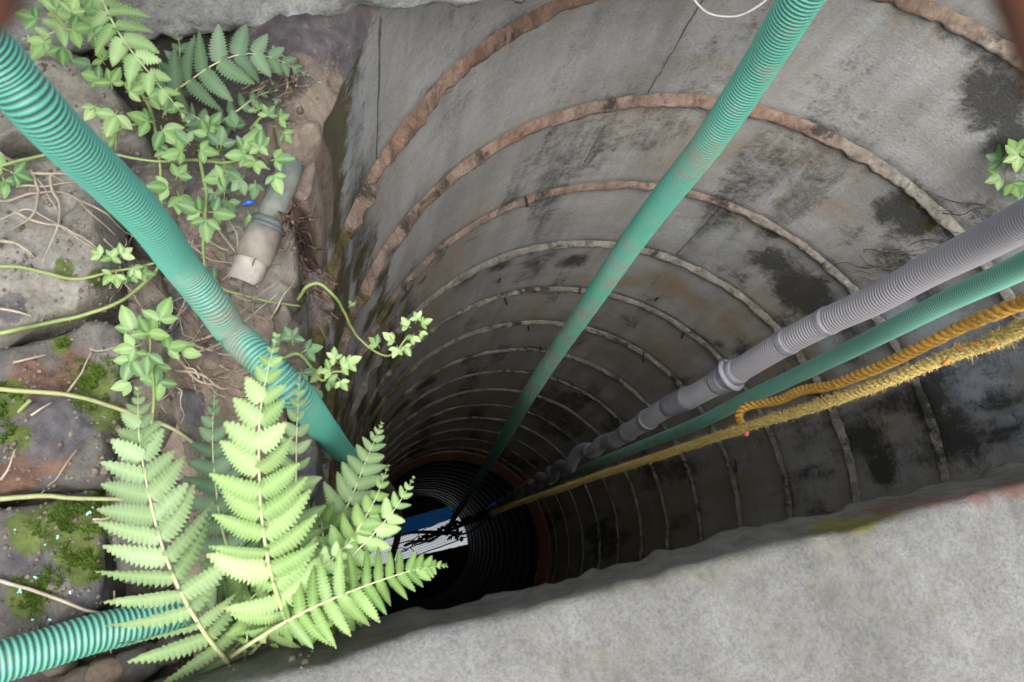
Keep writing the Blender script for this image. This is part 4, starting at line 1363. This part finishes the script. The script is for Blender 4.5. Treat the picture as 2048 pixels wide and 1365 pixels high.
frond(fern, [(610, 1100, 0.01), (560, 1050, 0.03), (480, 1020, 0.04), (400, 1010, 0.04)], pxm(90, 0.04), 9, 'fern_dark', 0.1, 75, 45)
frond(fern, [(640, 1230, 0.0), (690, 1235, 0.03), (740, 1240, 0.02)], pxm(45, 0.03), 7, 'fern_fresh', 0.1, 70, 45)

frond(fern, [(520, 1240, 0.02), (600, 1200, 0.08), (660, 1215, 0.10), (700, 1262, 0.09)], pxm(70, 0.08), 9, 'fern_fresh', 0.1, 72, 40, roll=0.25)
frond(fern, [(560, 1170, 0.02), (600, 1200, 0.06), (628, 1240, 0.08), (640, 1275, 0.07)], pxm(58, 0.07), 9, 'fern_fresh', 0.1, 68, 40, roll=-0.2)
frond(fern, [(640, 1090, 0.02), (660, 1140, 0.06), (690, 1190, 0.07), (715, 1245, 0.05)], pxm(66, 0.06), 10, 'fern_mid', 0.1, 70, 40, roll=0.2)
frond(fern, [(600, 1060, 0.01), (640, 1050, 0.05), (690, 1060, 0.07), (735, 1100, 0.06)], pxm(60, 0.06), 9, 'fern_fresh', 0.1, 70, 40)
frond(fern, [(640, 1020, 0.02), (645, 1060, 0.07), (650, 1120, 0.09), (672, 1190, 0.08)], pxm(70, 0.08), 10, 'fern_bright', 0.05, 72, 40)
frond(fern, [(450, 1200, 0.0), (420, 1230, 0.03), (430, 1270, 0.04), (470, 1300, 0.02)], pxm(52, 0.03), 8, 'fern_fresh', 0.1, 70, 40)
fern2 = root('fern', PX(190, -40, 0.03))
tag(fern2, 'yellowish green fern frond in the upper left above the leafy vine', 'fern')
frond(fern2, [(190, -60, 0.09), (205, 0, 0.13), (240, 70, 0.15), (285, 130, 0.15), (330, 185, 0.14), (378, 245, 0.12)], pxm(98, 0.14), 13, 'fern_bright', 0.05, 72, 38, 0.0018, width=1.1)
frond(fern2, [(200, -20, 0.05), (140, 40, 0.08), (95, 70, 0.08), (40, 80, 0.06)], pxm(52, 0.07), 10, 'fern_bright', 0.1, 70, 40)
fern3 = root('fern', PX(330, 195, -0.01))
tag(fern3, 'grey green fern frond reaching right below the rough slab edge', 'fern')
frond(fern3, [(310, 210, 0.01), (375, 165, 0.05), (430, 128, 0.07), (490, 108, 0.07), (550, 118, 0.06), (618, 152, 0.04)], pxm(92, 0.06), 12, 'fern_dark', 0.10, 78, 40, 0.0015, width=1.0)
frond(fern3, [(330, 230, 0.0), (350, 150, 0.03), (360, 100, 0.04), (350, 55, 0.04)], pxm(45, 0.03), 8, 'fern_dark', 0.1)
frond(fern3, [(420, 260, 0.0), (470, 225, 0.03), (520, 190, 0.03), (560, 180, 0.02)], pxm(36, 0.03), 9, 'fern_dark', 0.1)
frond(fern3, [(440, 330, 0.0), (430, 280, 0.03), (400, 240, 0.04), (350, 215, 0.04)], pxm(55, 0.03), 9, 'fern_dark', 0.08)
frond(fern3, [(440, 290, 0.0), (450, 340, 0.02), (448, 400, 0.02), (440, 450, 0.01)], pxm(38, 0.02), 9, 'fern_mid', 0.1)

# ================================================================== LEAFY VINES
def leaflet_mesh(name, mat, asp=0.60):
    n = 7
    xs = np.linspace(0, 1, n)
    V, F, rib, tip = [], [], [], []
    def hw(x):
        return asp * 0.5 * (math.sin(math.pi * min(1, x ** 0.82)) ** 0.85 if 0 < x < 1 else 0.02)
    for x in xs:
        for s in (-1, -0.55, 0, 0.55, 1):
            w = hw(x)
            V.append((x, s * w, 0.045 * abs(s) * w * 2 - 0.16 * x * x))
            rib.append(1.0 if s == 0 else 0.0)
            tip.append(0.0)
    for i in range(n - 1):
        for j in range(4):
            a = i * 5 + j
            F.append((a, a + 1, a + 6, a + 5))
    return mesh_data(name, V, F, mat, True, {'rib': np.array(rib), 'tip': np.array(tip)})
LEAF = {m: leaflet_mesh('leaflet', MAT[m]) for m in ('leaf', 'leaf_dark', 'leaf_pale')}

def leaf3(parent, px, py, z, size, ang, mat, n=3, spread=1.15):
    """n leaflets fanned round a node; ang: photo direction of the middle one in degrees (0 right, 90 up)"""
    P = PX(px, py, z)
    up = CP - P
    up /= np.linalg.norm(up)
    Nv = up + np.array([0, 0, 0.4]) + RNG.normal(0, 0.18, 3)
    Nv /= np.linalg.norm(Nv)
    right, upv = CM[:, 0], CM[:, 1]
    ang += random.gauss(0, 14)
    dirv = right * math.cos(math.radians(ang)) + upv * math.sin(math.radians(ang))
    P0 = P - Nv * 0.004
    P = P + dirv * size * random.uniform(0.15, 0.4)
    V, F = tube(spline([P0, (P0 + P) / 2 + Nv * 0.001, P], 3), 0.0006, 5)
    mk('leaf_stalk', V, F, MAT['stem'], parent, origin=P0)
    for k in range(n):
        a = math.radians(ang) + (k - (n - 1) / 2) * spread + random.gauss(0, 0.16)
        X = right * math.cos(a) + upv * math.sin(a)
        X = X - Nv * (X @ Nv)
        X /= np.linalg.norm(X)
        X = X + Nv * random.gauss(0.05, 0.16)
        X /= np.linalg.norm(X)
        Z = Nv - X * (Nv @ X)
        Z /= np.linalg.norm(Z)
        Y = np.cross(Z, X)
        s = size * (1.0 if k == (n - 1) / 2 else 0.78) * random.uniform(0.78, 1.12)
        M = Matrix([[X[0] * s, Y[0] * s, Z[0] * s, P[0]], [X[1] * s, Y[1] * s, Z[1] * s, P[1]], [X[2] * s, Y[2] * s, Z[2] * s, P[2]], [0, 0, 0, 1]])
        place('leaflet', LEAF[mat], parent, M)

def stem(parent, pts, r0, r1, mat, name='stem'):
    P = spline([PX(x, y, z) for x, y, z in pts], 10)
    P = P + 0.0015 * np.stack([fbm(P * 40, 2, 3), fbm(P * 40 + 7, 3, 3), fbm(P * 40 + 17, 4, 3)], 1)
    V, F = tube(P, np.linspace(r0, r1, len(P)), 7)
    return mk(name, V, F, mat, parent, origin=P[0] if parent is None else None)

def vine(label, stems, leaves, mat='leaf', smat='stem'):
    x, y, z = stems[0][0]
    rt = root('creeping_vine', PX(x, y, z))
    tag(rt, label, 'vine', 'leafy vines on the ledge')
    for s in stems:
        s = [(a, b_, max(c, hit(a, b_)[2] + 0.006) if a < 600 else c) for a, b_, c in s]
        stem(rt, s, 0.0016, 0.0009, MAT[smat])
    for lf in leaves:
        px, py, z, w, ang = lf[:5]
        m = lf[5] if len(lf) > 5 else mat
        leaf3(rt, px, py, z, pxm(w, z), ang, m, lf[6] if len(lf) > 6 else 3)
    return rt

Zv = 0.05
vine('leafy vine with broad bright leaves in the cluster left of the big ferns',
     [[(300, 900, 0.02), (308, 800, 0.04), (302, 720, 0.06), (298, 670, 0.06)]],
     [(298, 675, .075, 46, 100, 'leaf', 4), (275, 675, .07, 46, 150), (318, 655, .07, 44, 75), (300, 700, .075, 40, 250), (268, 710, .06, 46, 220), (330, 700, .06, 44, -10), (310, 725, .055, 42, -70),
      (283, 690, .065, 40, 190), (322, 745, .05, 44, 270), (265, 762, .04, 40, 200, 'leaf', 2), (345, 705, .05, 42, -20, 'leaf', 2), (300, 660, .06, 30, 120)])
vine('small pale rosette vine on a thin stem across the grey stone',
     [[(-60, 530, .04), (40, 535, .04), (140, 556, .04), (225, 545, .05), (310, 525, .05)]],
     [(222, 520, .07, 27, 90, 'leaf_pale', 4), (208, 512, .065, 24, 170, 'leaf_pale'), (240, 515, .07, 28, 40, 'leaf_pale'), (232, 540, .065, 26, 280, 'leaf_pale'), (262, 530, .06, 30, -20, 'leaf_pale'), (225, 545, .06, 24, 240, 'leaf_pale'), (255, 545, .055, 26, -60), (275, 545, .05, 26, 0)])
vine('thick leafy vine hanging between the two upper fern fronds',
     [[(250, 90, .06), (262, 150, .07), (300, 220, .06), (315, 300, .05), (325, 400, .03), (330, 450, .02)], [(310, 240, .06), (240, 260, .05), (230, 300, .03)]],
     [(225, 180, .09, 40, 100, 'leaf_pale', 4), (205, 160, .08, 36, 150), (250, 185, .09, 44, 20, 'leaf_pale'), (236, 215, .08, 46, 260, 'leaf_pale'), (195, 205, .07, 34, 240, 'leaf_pale'), (285, 200, .08, 44, 30), (210, 130, .08, 34, 120), (270, 175, .085, 40, 70, 'leaf_pale'),
      (310, 245, .07, 46, 180), (318, 250, .07, 50, 300), (325, 235, .07, 40, 45), (240, 268, .06, 36, 200, 'leaf', 2), (345, 375, .05, 42, 200), (350, 360, .05, 36, 60), (355, 380, .05, 42, 290), (260, 140, .085, 34, 50), (190, 130, .07, 32, 190, 'leaf_dark')])
vine('dark leafy vine cluster left of the pink stone',
     [[(340, 320, .03), (400, 320, .05), (450, 325, .06), (500, 320, .06), (540, 340, .06)], [(400, 320, .05), (412, 380, .05), (410, 430, .05), (408, 520, .04), (430, 570, .03), (520, 600, .02), (600, 612, .0)]],
     [(380, 290, .07, 40, 120, 'leaf_dark'), (395, 300, .07, 40, 20), (375, 300, .07, 42, 200), (440, 300, .075, 42, 80, 'leaf_dark'), (420, 285, .07, 38, 110), (450, 330, .07, 40, 250, 'leaf_dark'), (480, 300, .08, 38, 60), (520, 305, .085, 36, 90, 'leaf', 5), (515, 315, .085, 38, 270, 'leaf', 4),
      (500, 310, .08, 36, 180), (540, 320, .08, 38, 0), (545, 345, .075, 38, 300), (490, 350, .07, 38, 230, 'leaf_dark'), (460, 350, .07, 40, 200), (470, 260, .06, 36, 70, 'leaf_dark'), (510, 360, .06, 34, 270, 'leaf_dark'), (415, 260, .06, 36, 60), (440, 380, .05, 36, 250, 'leaf_dark'),
      (410, 428, .055, 44, 160), (412, 430, .055, 44, 270), (416, 425, .055, 42, 30), (495, 420, .04, 38, 280, 'leaf', 1), (345, 300, .06, 36, 180), (450, 395, .04, 34, 300, 'leaf_dark'), (435, 565, .03, 28, 110, 'leaf_dark', 2)])
vine('grey green small leaved plant at the right edge of the top ferns',
     [[(500, 260, .0), (530, 230, .03), (555, 235, .03)]],
     [(535, 235, .045, 30, 90, 'leaf', 4), (555, 240, .04, 28, 20), (520, 225, .04, 28, 140), (560, 260, .04, 30, 310), (530, 260, .04, 28, 230), (575, 185, .02, 16, 30, 'leaf_dark'), (560, 175, .02, 16, 130, 'leaf_dark'), (555, 195, .02, 16, 250, 'leaf_dark'), (500, 170, .03, 22, 100, 'leaf_dark')], 'leaf')
vine('pale blurred leaf cluster in the top left corner',
     [[(60, -20, .10), (110, 30, .12), (150, 70, .12), (190, 90, .11)]],
     [(110, 30, .15, 44, 100, 'leaf'), (130, 60, .15, 46, 0, 'leaf'), (95, 75, .14, 44, 230, 'leaf'), (140, 40, .15, 40, 60, 'leaf_pale'), (180, 70, .14, 44, -30, 'leaf'), (125, 90, .14, 40, 270, 'leaf'), (80, 40, .14, 40, 160), (210, 60, .13, 40, 20, 'leaf'), (170, 30, .14, 36, 80, 'leaf')])
vine('thin curling vine tip hanging over the dark well mouth',
     [[(595, 600, .0), (612, 575, .02), (640, 570, .02), (670, 595, .01), (690, 625, -.02), (712, 670, -.05), (745, 700, -.06), (775, 713, -.06), (795, 700, -.05), (815, 675, -.04)]],
     [(832, 645, -.03, 22, 80, 'leaf_pale', 4), (838, 652, -.03, 22, 10, 'leaf_pale'), (822, 655, -.03, 20, 170, 'leaf_pale'), (828, 668, -.035, 22, 260, 'leaf_pale'), (818, 655, -.03, 20, 110, 'leaf_pale'), (792, 685, -.045, 24, 150, 'leaf_pale'), (795, 690, -.045, 24, 260, 'leaf_pale'), (808, 690, -.045, 22, 300, 'leaf_pale'), (760, 695, -.05, 24, 120, 'leaf'), (840, 662, -.03, 18, -40, 'leaf_pale', 2), (700, 615, -.01, 16, 70, 'leaf', 2)])
vine('two leaf clusters on the ring edge right of the green hose',
     [[(560, 720, .0), (600, 710, .02), (640, 760, .02), (665, 745, .02), (690, 745, .02)]],
     [(585, 690, .03, 32, 100, 'leaf_dark', 4), (575, 720, .03, 32, 220, 'leaf_dark'), (600, 705, .03, 32, 20, 'leaf_dark'), (600, 735, .03, 32, 300, 'leaf_dark'), (565, 685, .025, 28, 160, 'leaf_dark'), (675, 725, .03, 26, 100, 'leaf_pale', 4), (680, 735, .03, 26, 0, 'leaf_pale'), (668, 740, .03, 26, 200, 'leaf_pale'), (676, 755, .025, 26, 270, 'leaf_pale'), (690, 728, .03, 26, 40, 'leaf_pale'), (645, 755, .02, 26, 150, 'leaf_pale'), (640, 770, .02, 28, 240, 'leaf_dark'), (652, 762, .02, 26, 310)])
vine('tiny two leaved seedling on the mossy stone at the left edge',
     [[(60, 800, .015), (45, 815, .02), (35, 825, .02)]], [(35, 825, .03, 24, 180, 'leaf', 2), (38, 822, .03, 24, 20, 'leaf', 2)])
vine('half hidden leaves under the upper hose at the left edge',
     [[(-40, 350, .03), (20, 330, .04), (70, 318, .04)]], [(18, 340, .05, 40, 190, 'leaf'), (20, 345, .05, 38, 330, 'leaf'), (5, 350, .05, 36, 260, 'leaf')])
# long bare vine stems crossing the stones
for lab, pts, r_, m_ in [
    ('long green stem curving from the left edge up to the upper hose', [(-80, 680, .03), (0, 668, .035), (80, 650, .035), (160, 632, .035), (230, 608, .035), (280, 575, .035), (312, 540, .04), (325, 500, .04)], .0030, 'stem'),
    ('pale green stem crossing the mossy stone towards the left fern frond', [(-80, 770, .03), (0, 778, .035), (120, 788, .035), (200, 805, .035), (270, 828, .03), (330, 850, .02), (390, 890, .01)], .0034, 'stem_pale'),
    ('straight pale stem running from the left edge behind the fern', [(-80, 998, .03), (0, 998, .03), (80, 992, .03), (150, 996, .03), (210, 998, .03), (300, 1000, .02)], .0036, 'stem_pale'),
    ('slanting tan stem above the lower green hose', [(-80, 1130, .03), (0, 1162, .035), (80, 1185, .035), (150, 1212, .035), (220, 1232, .03)], .0026, 'twig_pale'),
    ('greenish stem passing under the upper hose towards the dark vine', [(-60, 350, .05), (0, 332, .05), (60, 316, .05), (120, 305, .05), (200, 305, .05), (280, 318, .05), (345, 322, .05)], .0024, 'stem')]:
    pts = [(x, y, max(z, hit(x, y)[2] + 0.007) if -70 < x else z) for x, y, z in pts]
    o = stem(None, pts, r_ * 0.6, r_ * 0.4, MAT[m_], 'vine_stem')
    tag(o, lab, 'stem')

# plants and roots on the right wall
rp = root('wall_seedling', PC(2030, 345)[0])
tag(rp, 'small green seedling sprouting from the dark wall at the right edge', 'seedling')
def wallp(px, py, inn):
    return PC(px, py, R - inn)[0]
P = spline([wallp(2046, 400, 0.005), wallp(2020, 370, 0.02), wallp(2010, 345, 0.03), wallp(2030, 320, 0.035), wallp(2044, 305, .04)], 8)
V, F = tube(P, 0.0012, 6)
mk('stem', V, F, MAT['stem'], rp)
def leafw(parent, px, py, inn, w, ang, mat, n=3):
    P = wallp(px, py, inn)
    dist = np.linalg.norm(CP - P)
    right, upv = CM[:, 0], CM[:, 1]
    Nv = (CP - P) / dist + RNG.normal(0, .25, 3)
    Nv /= np.linalg.norm(Nv)
    P = P + (right * math.cos(math.radians(ang)) + upv * math.sin(math.radians(ang))) * w * dist / FPX * .3
    for k in range(n):
        a = math.radians(ang) + (k - (n - 1) / 2) * 1.0 + random.gauss(0, .1)
        X = right * math.cos(a) + upv * math.sin(a) + Nv * random.gauss(0, .2)
        X /= np.linalg.norm(X)
        Z = Nv - X * (Nv @ X); Z /= np.linalg.norm(Z)
        Y = np.cross(Z, X)
        s = w * dist / FPX * random.uniform(.9, 1.1)
        M = Matrix([[X[0] * s, Y[0] * s, Z[0] * s, P[0]], [X[1] * s, Y[1] * s, Z[1] * s, P[1]], [X[2] * s, Y[2] * s, Z[2] * s, P[2]], [0, 0, 0, 1]])
        place('leaflet', LEAF[mat], parent, M)
for a in [(2030, 312, .04, 26, 60, 'leaf'), (2046, 308, .04, 26, 200, 'leaf_pale'), (2012, 322, .035, 26, 160, 'leaf_dark'), (2008, 352, .03, 24, 200, 'leaf'), (2022, 360, .03, 26, 300, 'leaf'), (2044, 372, .02, 24, 270, 'leaf_dark'), (2040, 330, .04, 24, 0, 'leaf_pale')]:
    leafw(rp, *a)
rt = root('wall_roots', PC(1880, 430)[0])
tag(rt, 'thin pale roots straggling over the right wall above the grey hose', 'roots')
for i in range(26):
    x, y = random.uniform(1740, 2040), random.uniform(400, 500)
    if y < 560 - (x - 1740) * 0.45 + 20:
        y = 560 - (x - 1740) * 0.35 + random.uniform(-30, 20)
    if i < 3:
        x, y = (1925, 440, 1965)[0] + i * 20, 430 - i * 10
    a = random.uniform(2.4, 3.3)
    pts = []
    for k in range(5):
        pts.append(wallp(min(x, 2060), y, 0.004 + 0.012 * random.random()))
        x += 22 * math.cos(a); y += 16 * math.sin(a) * -0.2 + random.uniform(-8, 12)
        a += random.uniform(-.5, .5)
    V, F = tube(spline(pts, 5), 0.0007 if i > 3 else .0011, 5)
    mk('root_fibre', V, F, MAT['root'] if i % 3 else MAT['twig'], rt)

# ================================================================== DRY STEMS AND ROOTS ON THE LEDGE
def tangle(name, label, cat, lines, mat, r_):
    x0, y0 = lines[0][0][:2]
    t = root(name, hit(x0, y0))
    tag(t, label, cat)
    for i, ln in enumerate(lines):
        P = [hit(x, y, (l[0] if l else 0.008)) for x, y, *l in ln]
        P = spline(P, 8)
        P = P + 0.003 * np.stack([fbm(P * 35 + i, 2, 3), fbm(P * 35 + 7 + i, 3, 3), fbm(P * 35 + 17 + i, 4, 3)], 1)
        V, F = tube(P, r_ * random.uniform(.6, 1.25) * np.linspace(1.15, .45, len(P)), 6)
        mk('dry_stem', V, F, MAT[mat[i % len(mat)]], t)
    return t
tangle('dry_vine_tangle', 'tangle of pale dry vine stems on the grey stone under the upper hose', 'dry vines',
       [[(-20, 290), (30, 325), (80, 365), (110, 420), (120, 440)], [(-20, 400), (20, 402), (70, 385), (130, 385), (180, 425), (230, 470)], [(100, 350), (105, 380), (118, 410), (112, 460), (88, 520)],
        [(0, 440), (50, 420), (100, 440), (150, 470), (195, 500)], [(30, 425), (80, 445), (130, 455), (170, 480), (200, 505)], [(0, 480), (30, 485), (55, 500), (68, 515)], [(10, 310), (60, 345), (130, 350), (180, 365)],
        [(60, 340), (75, 380), (66, 430), (20, 460)], [(210, 480), (230, 500), (256, 520)], [(155, 400), (205, 425), (250, 465), (270, 480)], [(0, 620), (40, 625), (62, 632)], [(-10, 330), (40, 350), (90, 345), (150, 372)], [(30, 370), (90, 372), (150, 362)]],
       ('twig_pale', 'twig', 'twig_pale'), 0.0011)
tangle('dry_vine_tangle', 'wiry brown dry stems in the gap under the middle of the upper hose', 'dry vines',
       [[(360, 690), (420, 672), (450, 650), (500, 610)], [(355, 700), (400, 690), (440, 668)], [(370, 710), (430, 690), (470, 660), (560, 580)], [(380, 690), (420, 700), (448, 690)], [(340, 660), (365, 610), (370, 560)], [(300, 560), (350, 620), (376, 648)], [(240, 560), (265, 590), (300, 632)],
        [(350, 740), (400, 745), (440, 775), (462, 778)], [(356, 720), (390, 760), (440, 770)], [(420, 500), (450, 530), (500, 540), (520, 545)], [(455, 430), (475, 480), (460, 540), (445, 560)], [(430, 455), (455, 485), (490, 520)], [(400, 560), (450, 580), (500, 600), (560, 560)], [(350, 600), (390, 640), (420, 690)], [(375, 480), (420, 520), (465, 530)], [(540, 640), (560, 600), (590, 560)], [(400, 470), (430, 490), (455, 500)]],
       ('twig', 'root', 'twig_pale', 'twig'), 0.0011)
tangle('dry_vine_tangle', 'few dry twigs on the dark mossy stones beside the left fern', 'dry vines',
       [[(135, 783), (160, 750), (178, 715), (182, 700)], [(180, 695), (200, 702), (225, 698), (245, 690)], [(82, 990), (110, 960), (140, 920), (155, 900)], [(180, 1040), (215, 1035), (250, 1018)], [(225, 1180), (226, 1210), (228, 1240)], [(222, 1300), (228, 1330), (236, 1360)], [(240, 1225), (290, 1205), (340, 1180)], [(60, 830), (80, 815), (100, 805)], [(25, 725), (60, 718), (90, 712)], [(0, 960), (15, 935), (30, 900)], [(430, 1310), (490, 1270), (560, 1240)]],
       ('twig', 'twig_pale'), 0.0009)
lines = []
for i in range(70):
    x, y = random.uniform(240, 540), random.uniform(420, 780)
    ln = []
    a = random.gauss(0.6, 0.9)
    for k in range(6):
        ln.append((x, y, random.uniform(.003, .016)))
        x += 18 * math.cos(a); y += 18 * math.sin(a); a += random.gauss(0, .4)
    lines.append(ln)
tangle('root_mat', 'fine tan rootlets spread over the stones around the middle of the upper hose', 'roots', lines, ('twig', 'root', 'twig_pale', 'root'), 0.0006)
lines = []
for i in range(34):
    t = random.random()
    x, y = 565 + 70 * t + random.gauss(0, 8), 385 + 230 * t + random.gauss(0, 14)
    ln = []
    a = random.gauss(1.25, 0.7)
    for k in range(5):
        ln.append((x, y, random.uniform(.004, .03)))
        x += 17 * math.cos(a); y += 17 * math.sin(a); a += random.gauss(0, .5)
    lines.append(ln)
tangle('root_mat', 'shaggy reddish brown root mat along the well edge right of the pipe', 'roots', lines, ('root',), 0.0013)
lines = []
for i in range(24):
    x, y = random.uniform(520, 600), random.uniform(70, 180)
    ln = []
    a = random.gauss(1.9, 0.6)
    for k in range(5):
        ln.append((x, y, random.uniform(.004, .03)))
        x += 16 * math.cos(a); y += 16 * math.sin(a); a += random.gauss(0, .4)
    lines.append(ln)
tangle('root_mat', 'fine dark roots in the hollow under the rough slab edge', 'roots', lines, ('root', 'twig'), 0.0009)

# ================================================================== WATER LEVEL DETAILS
zwl = zz(ZWAT) + 0.012
def WP(px, py, dz=0.0):
    return PX(px, py, zwl + dz)
rb = root('blue_ribbon', WP(978, 1022))
tag(rb, 'crumpled blue plastic ribbon where the grey hose enters the water', 'ribbon')
for i in range(9):
    a = random.uniform(0, 6.28)
    c = WP(980 + random.uniform(-6, 6), 1020 + random.uniform(-8, 10), 0.03)
    dv = np.array([math.cos(a), math.sin(a), random.uniform(0.2, .8)]) * random.uniform(.03, .07)
    sv = np.cross(dv, [0, 0, 1.0]); sv = sv / np.linalg.norm(sv) * 0.012
    V = [c - sv, c + sv, c + dv * .5 + sv * 1.2 + [0, 0, .01], c + dv * .5 - sv * 1.1, c + dv - sv * .6, c + dv + sv * .6]
    mk('ribbon_strip', V, [(0, 1, 2, 3), (3, 2, 5, 4)], MAT['blue'], rb)
P = [WP(x, y) for x, y in [(985, 1028), (950, 1058), (928, 1068), (905, 1068), (888, 1066), (872, 1076), (858, 1083), (835, 1082), (815, 1083), (790, 1090), (760, 1098), (735, 1102)]]
V, F = tube(spline(P, 8), np.r_[np.full(30, .007), np.full(20, .010), np.full(39, .005)][:len(spline(P, 8))], 8)
cb = mk('rope_reflection', V, F, MAT['silhouette'], origin=V[0])  # solid black tube stands in for the rope mirrored in the water
tag(cb, 'black twisted cable laid on the water for a rope mirrored across the bright reflection', 'silhouette')
for pts in [[(870, 1078), (850, 1072), (832, 1075), (820, 1090)], [(838, 1080), (822, 1095), (835, 1108)], [(830, 1078), (845, 1062), (853, 1055)], [(858, 1083), (835, 1090), (822, 1086)], [(775, 1105), (800, 1096), (812, 1099)]]:
    V, F = tube(spline([WP(x, y) for x, y in pts], 6), 0.003, 6)
    mk('reflection_strand', V, F, MAT['silhouette'], cb, origin=V[0])
lt = root('plant_reflection', WP(912, 1072))  # dark solid leaves stand in for the reflection of an overhanging plant
tag(lt, 'dark clump of leaf shapes standing in for a mirrored plant, right end of the reflection', 'leaf litter')
for i in range(18):
    x, y = random.gauss(914, 7), random.gauss(1071, 5)
    c = WP(x, y, random.uniform(0, .02))
    a = random.uniform(0, 6.28)
    dv = np.array([math.cos(a), math.sin(a), .1]) * random.uniform(.03, .075)
    sv = np.array([-math.sin(a), math.cos(a), 0.1]) * random.uniform(.008, .016)
    mk('reflection_leaf', [c, c + dv * .4 + sv, c + dv, c + dv * .4 - sv, c + dv * .4 + [0, 0, .008]], [(0, 4, 1), (1, 4, 2), (2, 4, 3), (3, 4, 0)], MAT['outline'], lt)
V, F = [], []
for i in range(60):  # pale solid flecks built as the highlights where water meets the wall
    t = random.uniform(math.radians(35), math.radians(98))
    rad = 0.946 * R
    c = np.array([rad * math.cos(t), rad * math.sin(t), zz(ZWAT) + 0.004])
    v_, f_ = lump(c, random.uniform(.002, .0055), i, sub=1)
    o = len(V); V += list(v_); F += [tuple(k + o for k in q) for q in f_]
tag(mk('glint_flecks', V, F, MAT['white'], smooth=False), 'pale foam flecks put in for the highlights along the water line', 'glint', kind='stuff')

# ================================================================== WIRE MESH AND TARPAULIN OVER THE OPENING
mz = CP[2] + 0.035
x0, x1, y0, y1 = -0.62 * R, 0.17 * R, -1.75 * R, 1.55 * R
grid = root('wire_mesh_cover', (0, 0, mz))
tag(grid, 'rusty wire mesh cover over the opening, mirrored in the water', 'wire mesh')
pitch = 0.0365
wme = mesh_data('wire', *tube(np.array([[0, 0, 0], [0, 0.5, 0], [0, 1.0, 0]]), 0.0025, 6), MAT['rust'])
xi = x0
while xi <= x1 + 1e-6:
    place('wire', wme, grid, Matrix.Translation((xi, y0, mz)) @ Matrix.Diagonal((1, y1 - y0, 1, 1)))
    xi += pitch
yi = y0
while yi <= y1 + 1e-6:
    place('wire', wme, grid, Matrix.Translation((x1, yi, mz + 0.0051)) @ Matrix.Rotation(math.pi / 2, 4, 'Z') @ Matrix.Diagonal((1, x1 - x0, 1, 1)))
    yi += pitch
for (xa, ya, xb, yb) in ((x0, y0, x0, y1), (x1, y0, x1, y1), (x0, y0, x1, y0), (x0, y1, x1, y1)):
    V, F = tube(np.array([[xa, ya, mz - .008], [(xa + xb) / 2, (ya + yb) / 2, mz - .008], [xb, yb, mz - .008]]), 0.008, 8)
    mk('frame_bar', V, F, MAT['rust'], grid)
for (xa, ya) in ((x0, y0), (x1 + .05, y0), (x0, y1), (x1, y1)):
    zb = -0.05 if ya < 0 else 0.09
    V, F = tube(np.array([[xa, ya, zb], [xa, ya, mz * .5], [xa, ya, mz - .004]]), 0.010, 8)
    mk('leg', V, F, MAT['rust'], grid)
# two bent wire ends that dip in front of the lens corners
for pts in ([(2085, -260, .06), (2075, -100, .045), (2118, 40, .042), (2170, 170, .045), (2280, 330, .06)], [(-280, 70, .05), (-110, 5, .042), (-60, -55, .042), (40, -190, .05)]):
    P = spline([PD(x, y, dd) for x, y, dd in pts], 8)
    V, F = tube(P, 0.0026, 8)
    mk('bent_wire', V, F, MAT['rust'], grid)
# blue sheet lying on the far third of the mesh
nx, ny = 10, 60
V, F = [], []
for j in range(ny + 1):
    for i in range(nx + 1):
        y = y0 - 0.02 + (y1 + 0.02 - y0) * j / ny
        xw = -0.315 * R + 0.02 * math.sin(y * 4) + 0.006 * math.sin(y * 23)
        x = x0 - 0.06 + (xw - x0 + 0.06) * i / nx
        V.append((x, y, mz + 0.014 + 0.006 * (1 + float(fbm(np.array([x * 9, y * 9, 0]), 12, 3)))))
for j in range(ny):
    for i in range(nx):
        a = j * (nx + 1) + i
        F.append((a, a + 1, a + nx + 2, a + nx + 1))
tag(mk('tarpaulin', V, F, MAT['tarp']), 'blue plastic sheet lying on part of the mesh, mirrored in the water', 'tarpaulin')
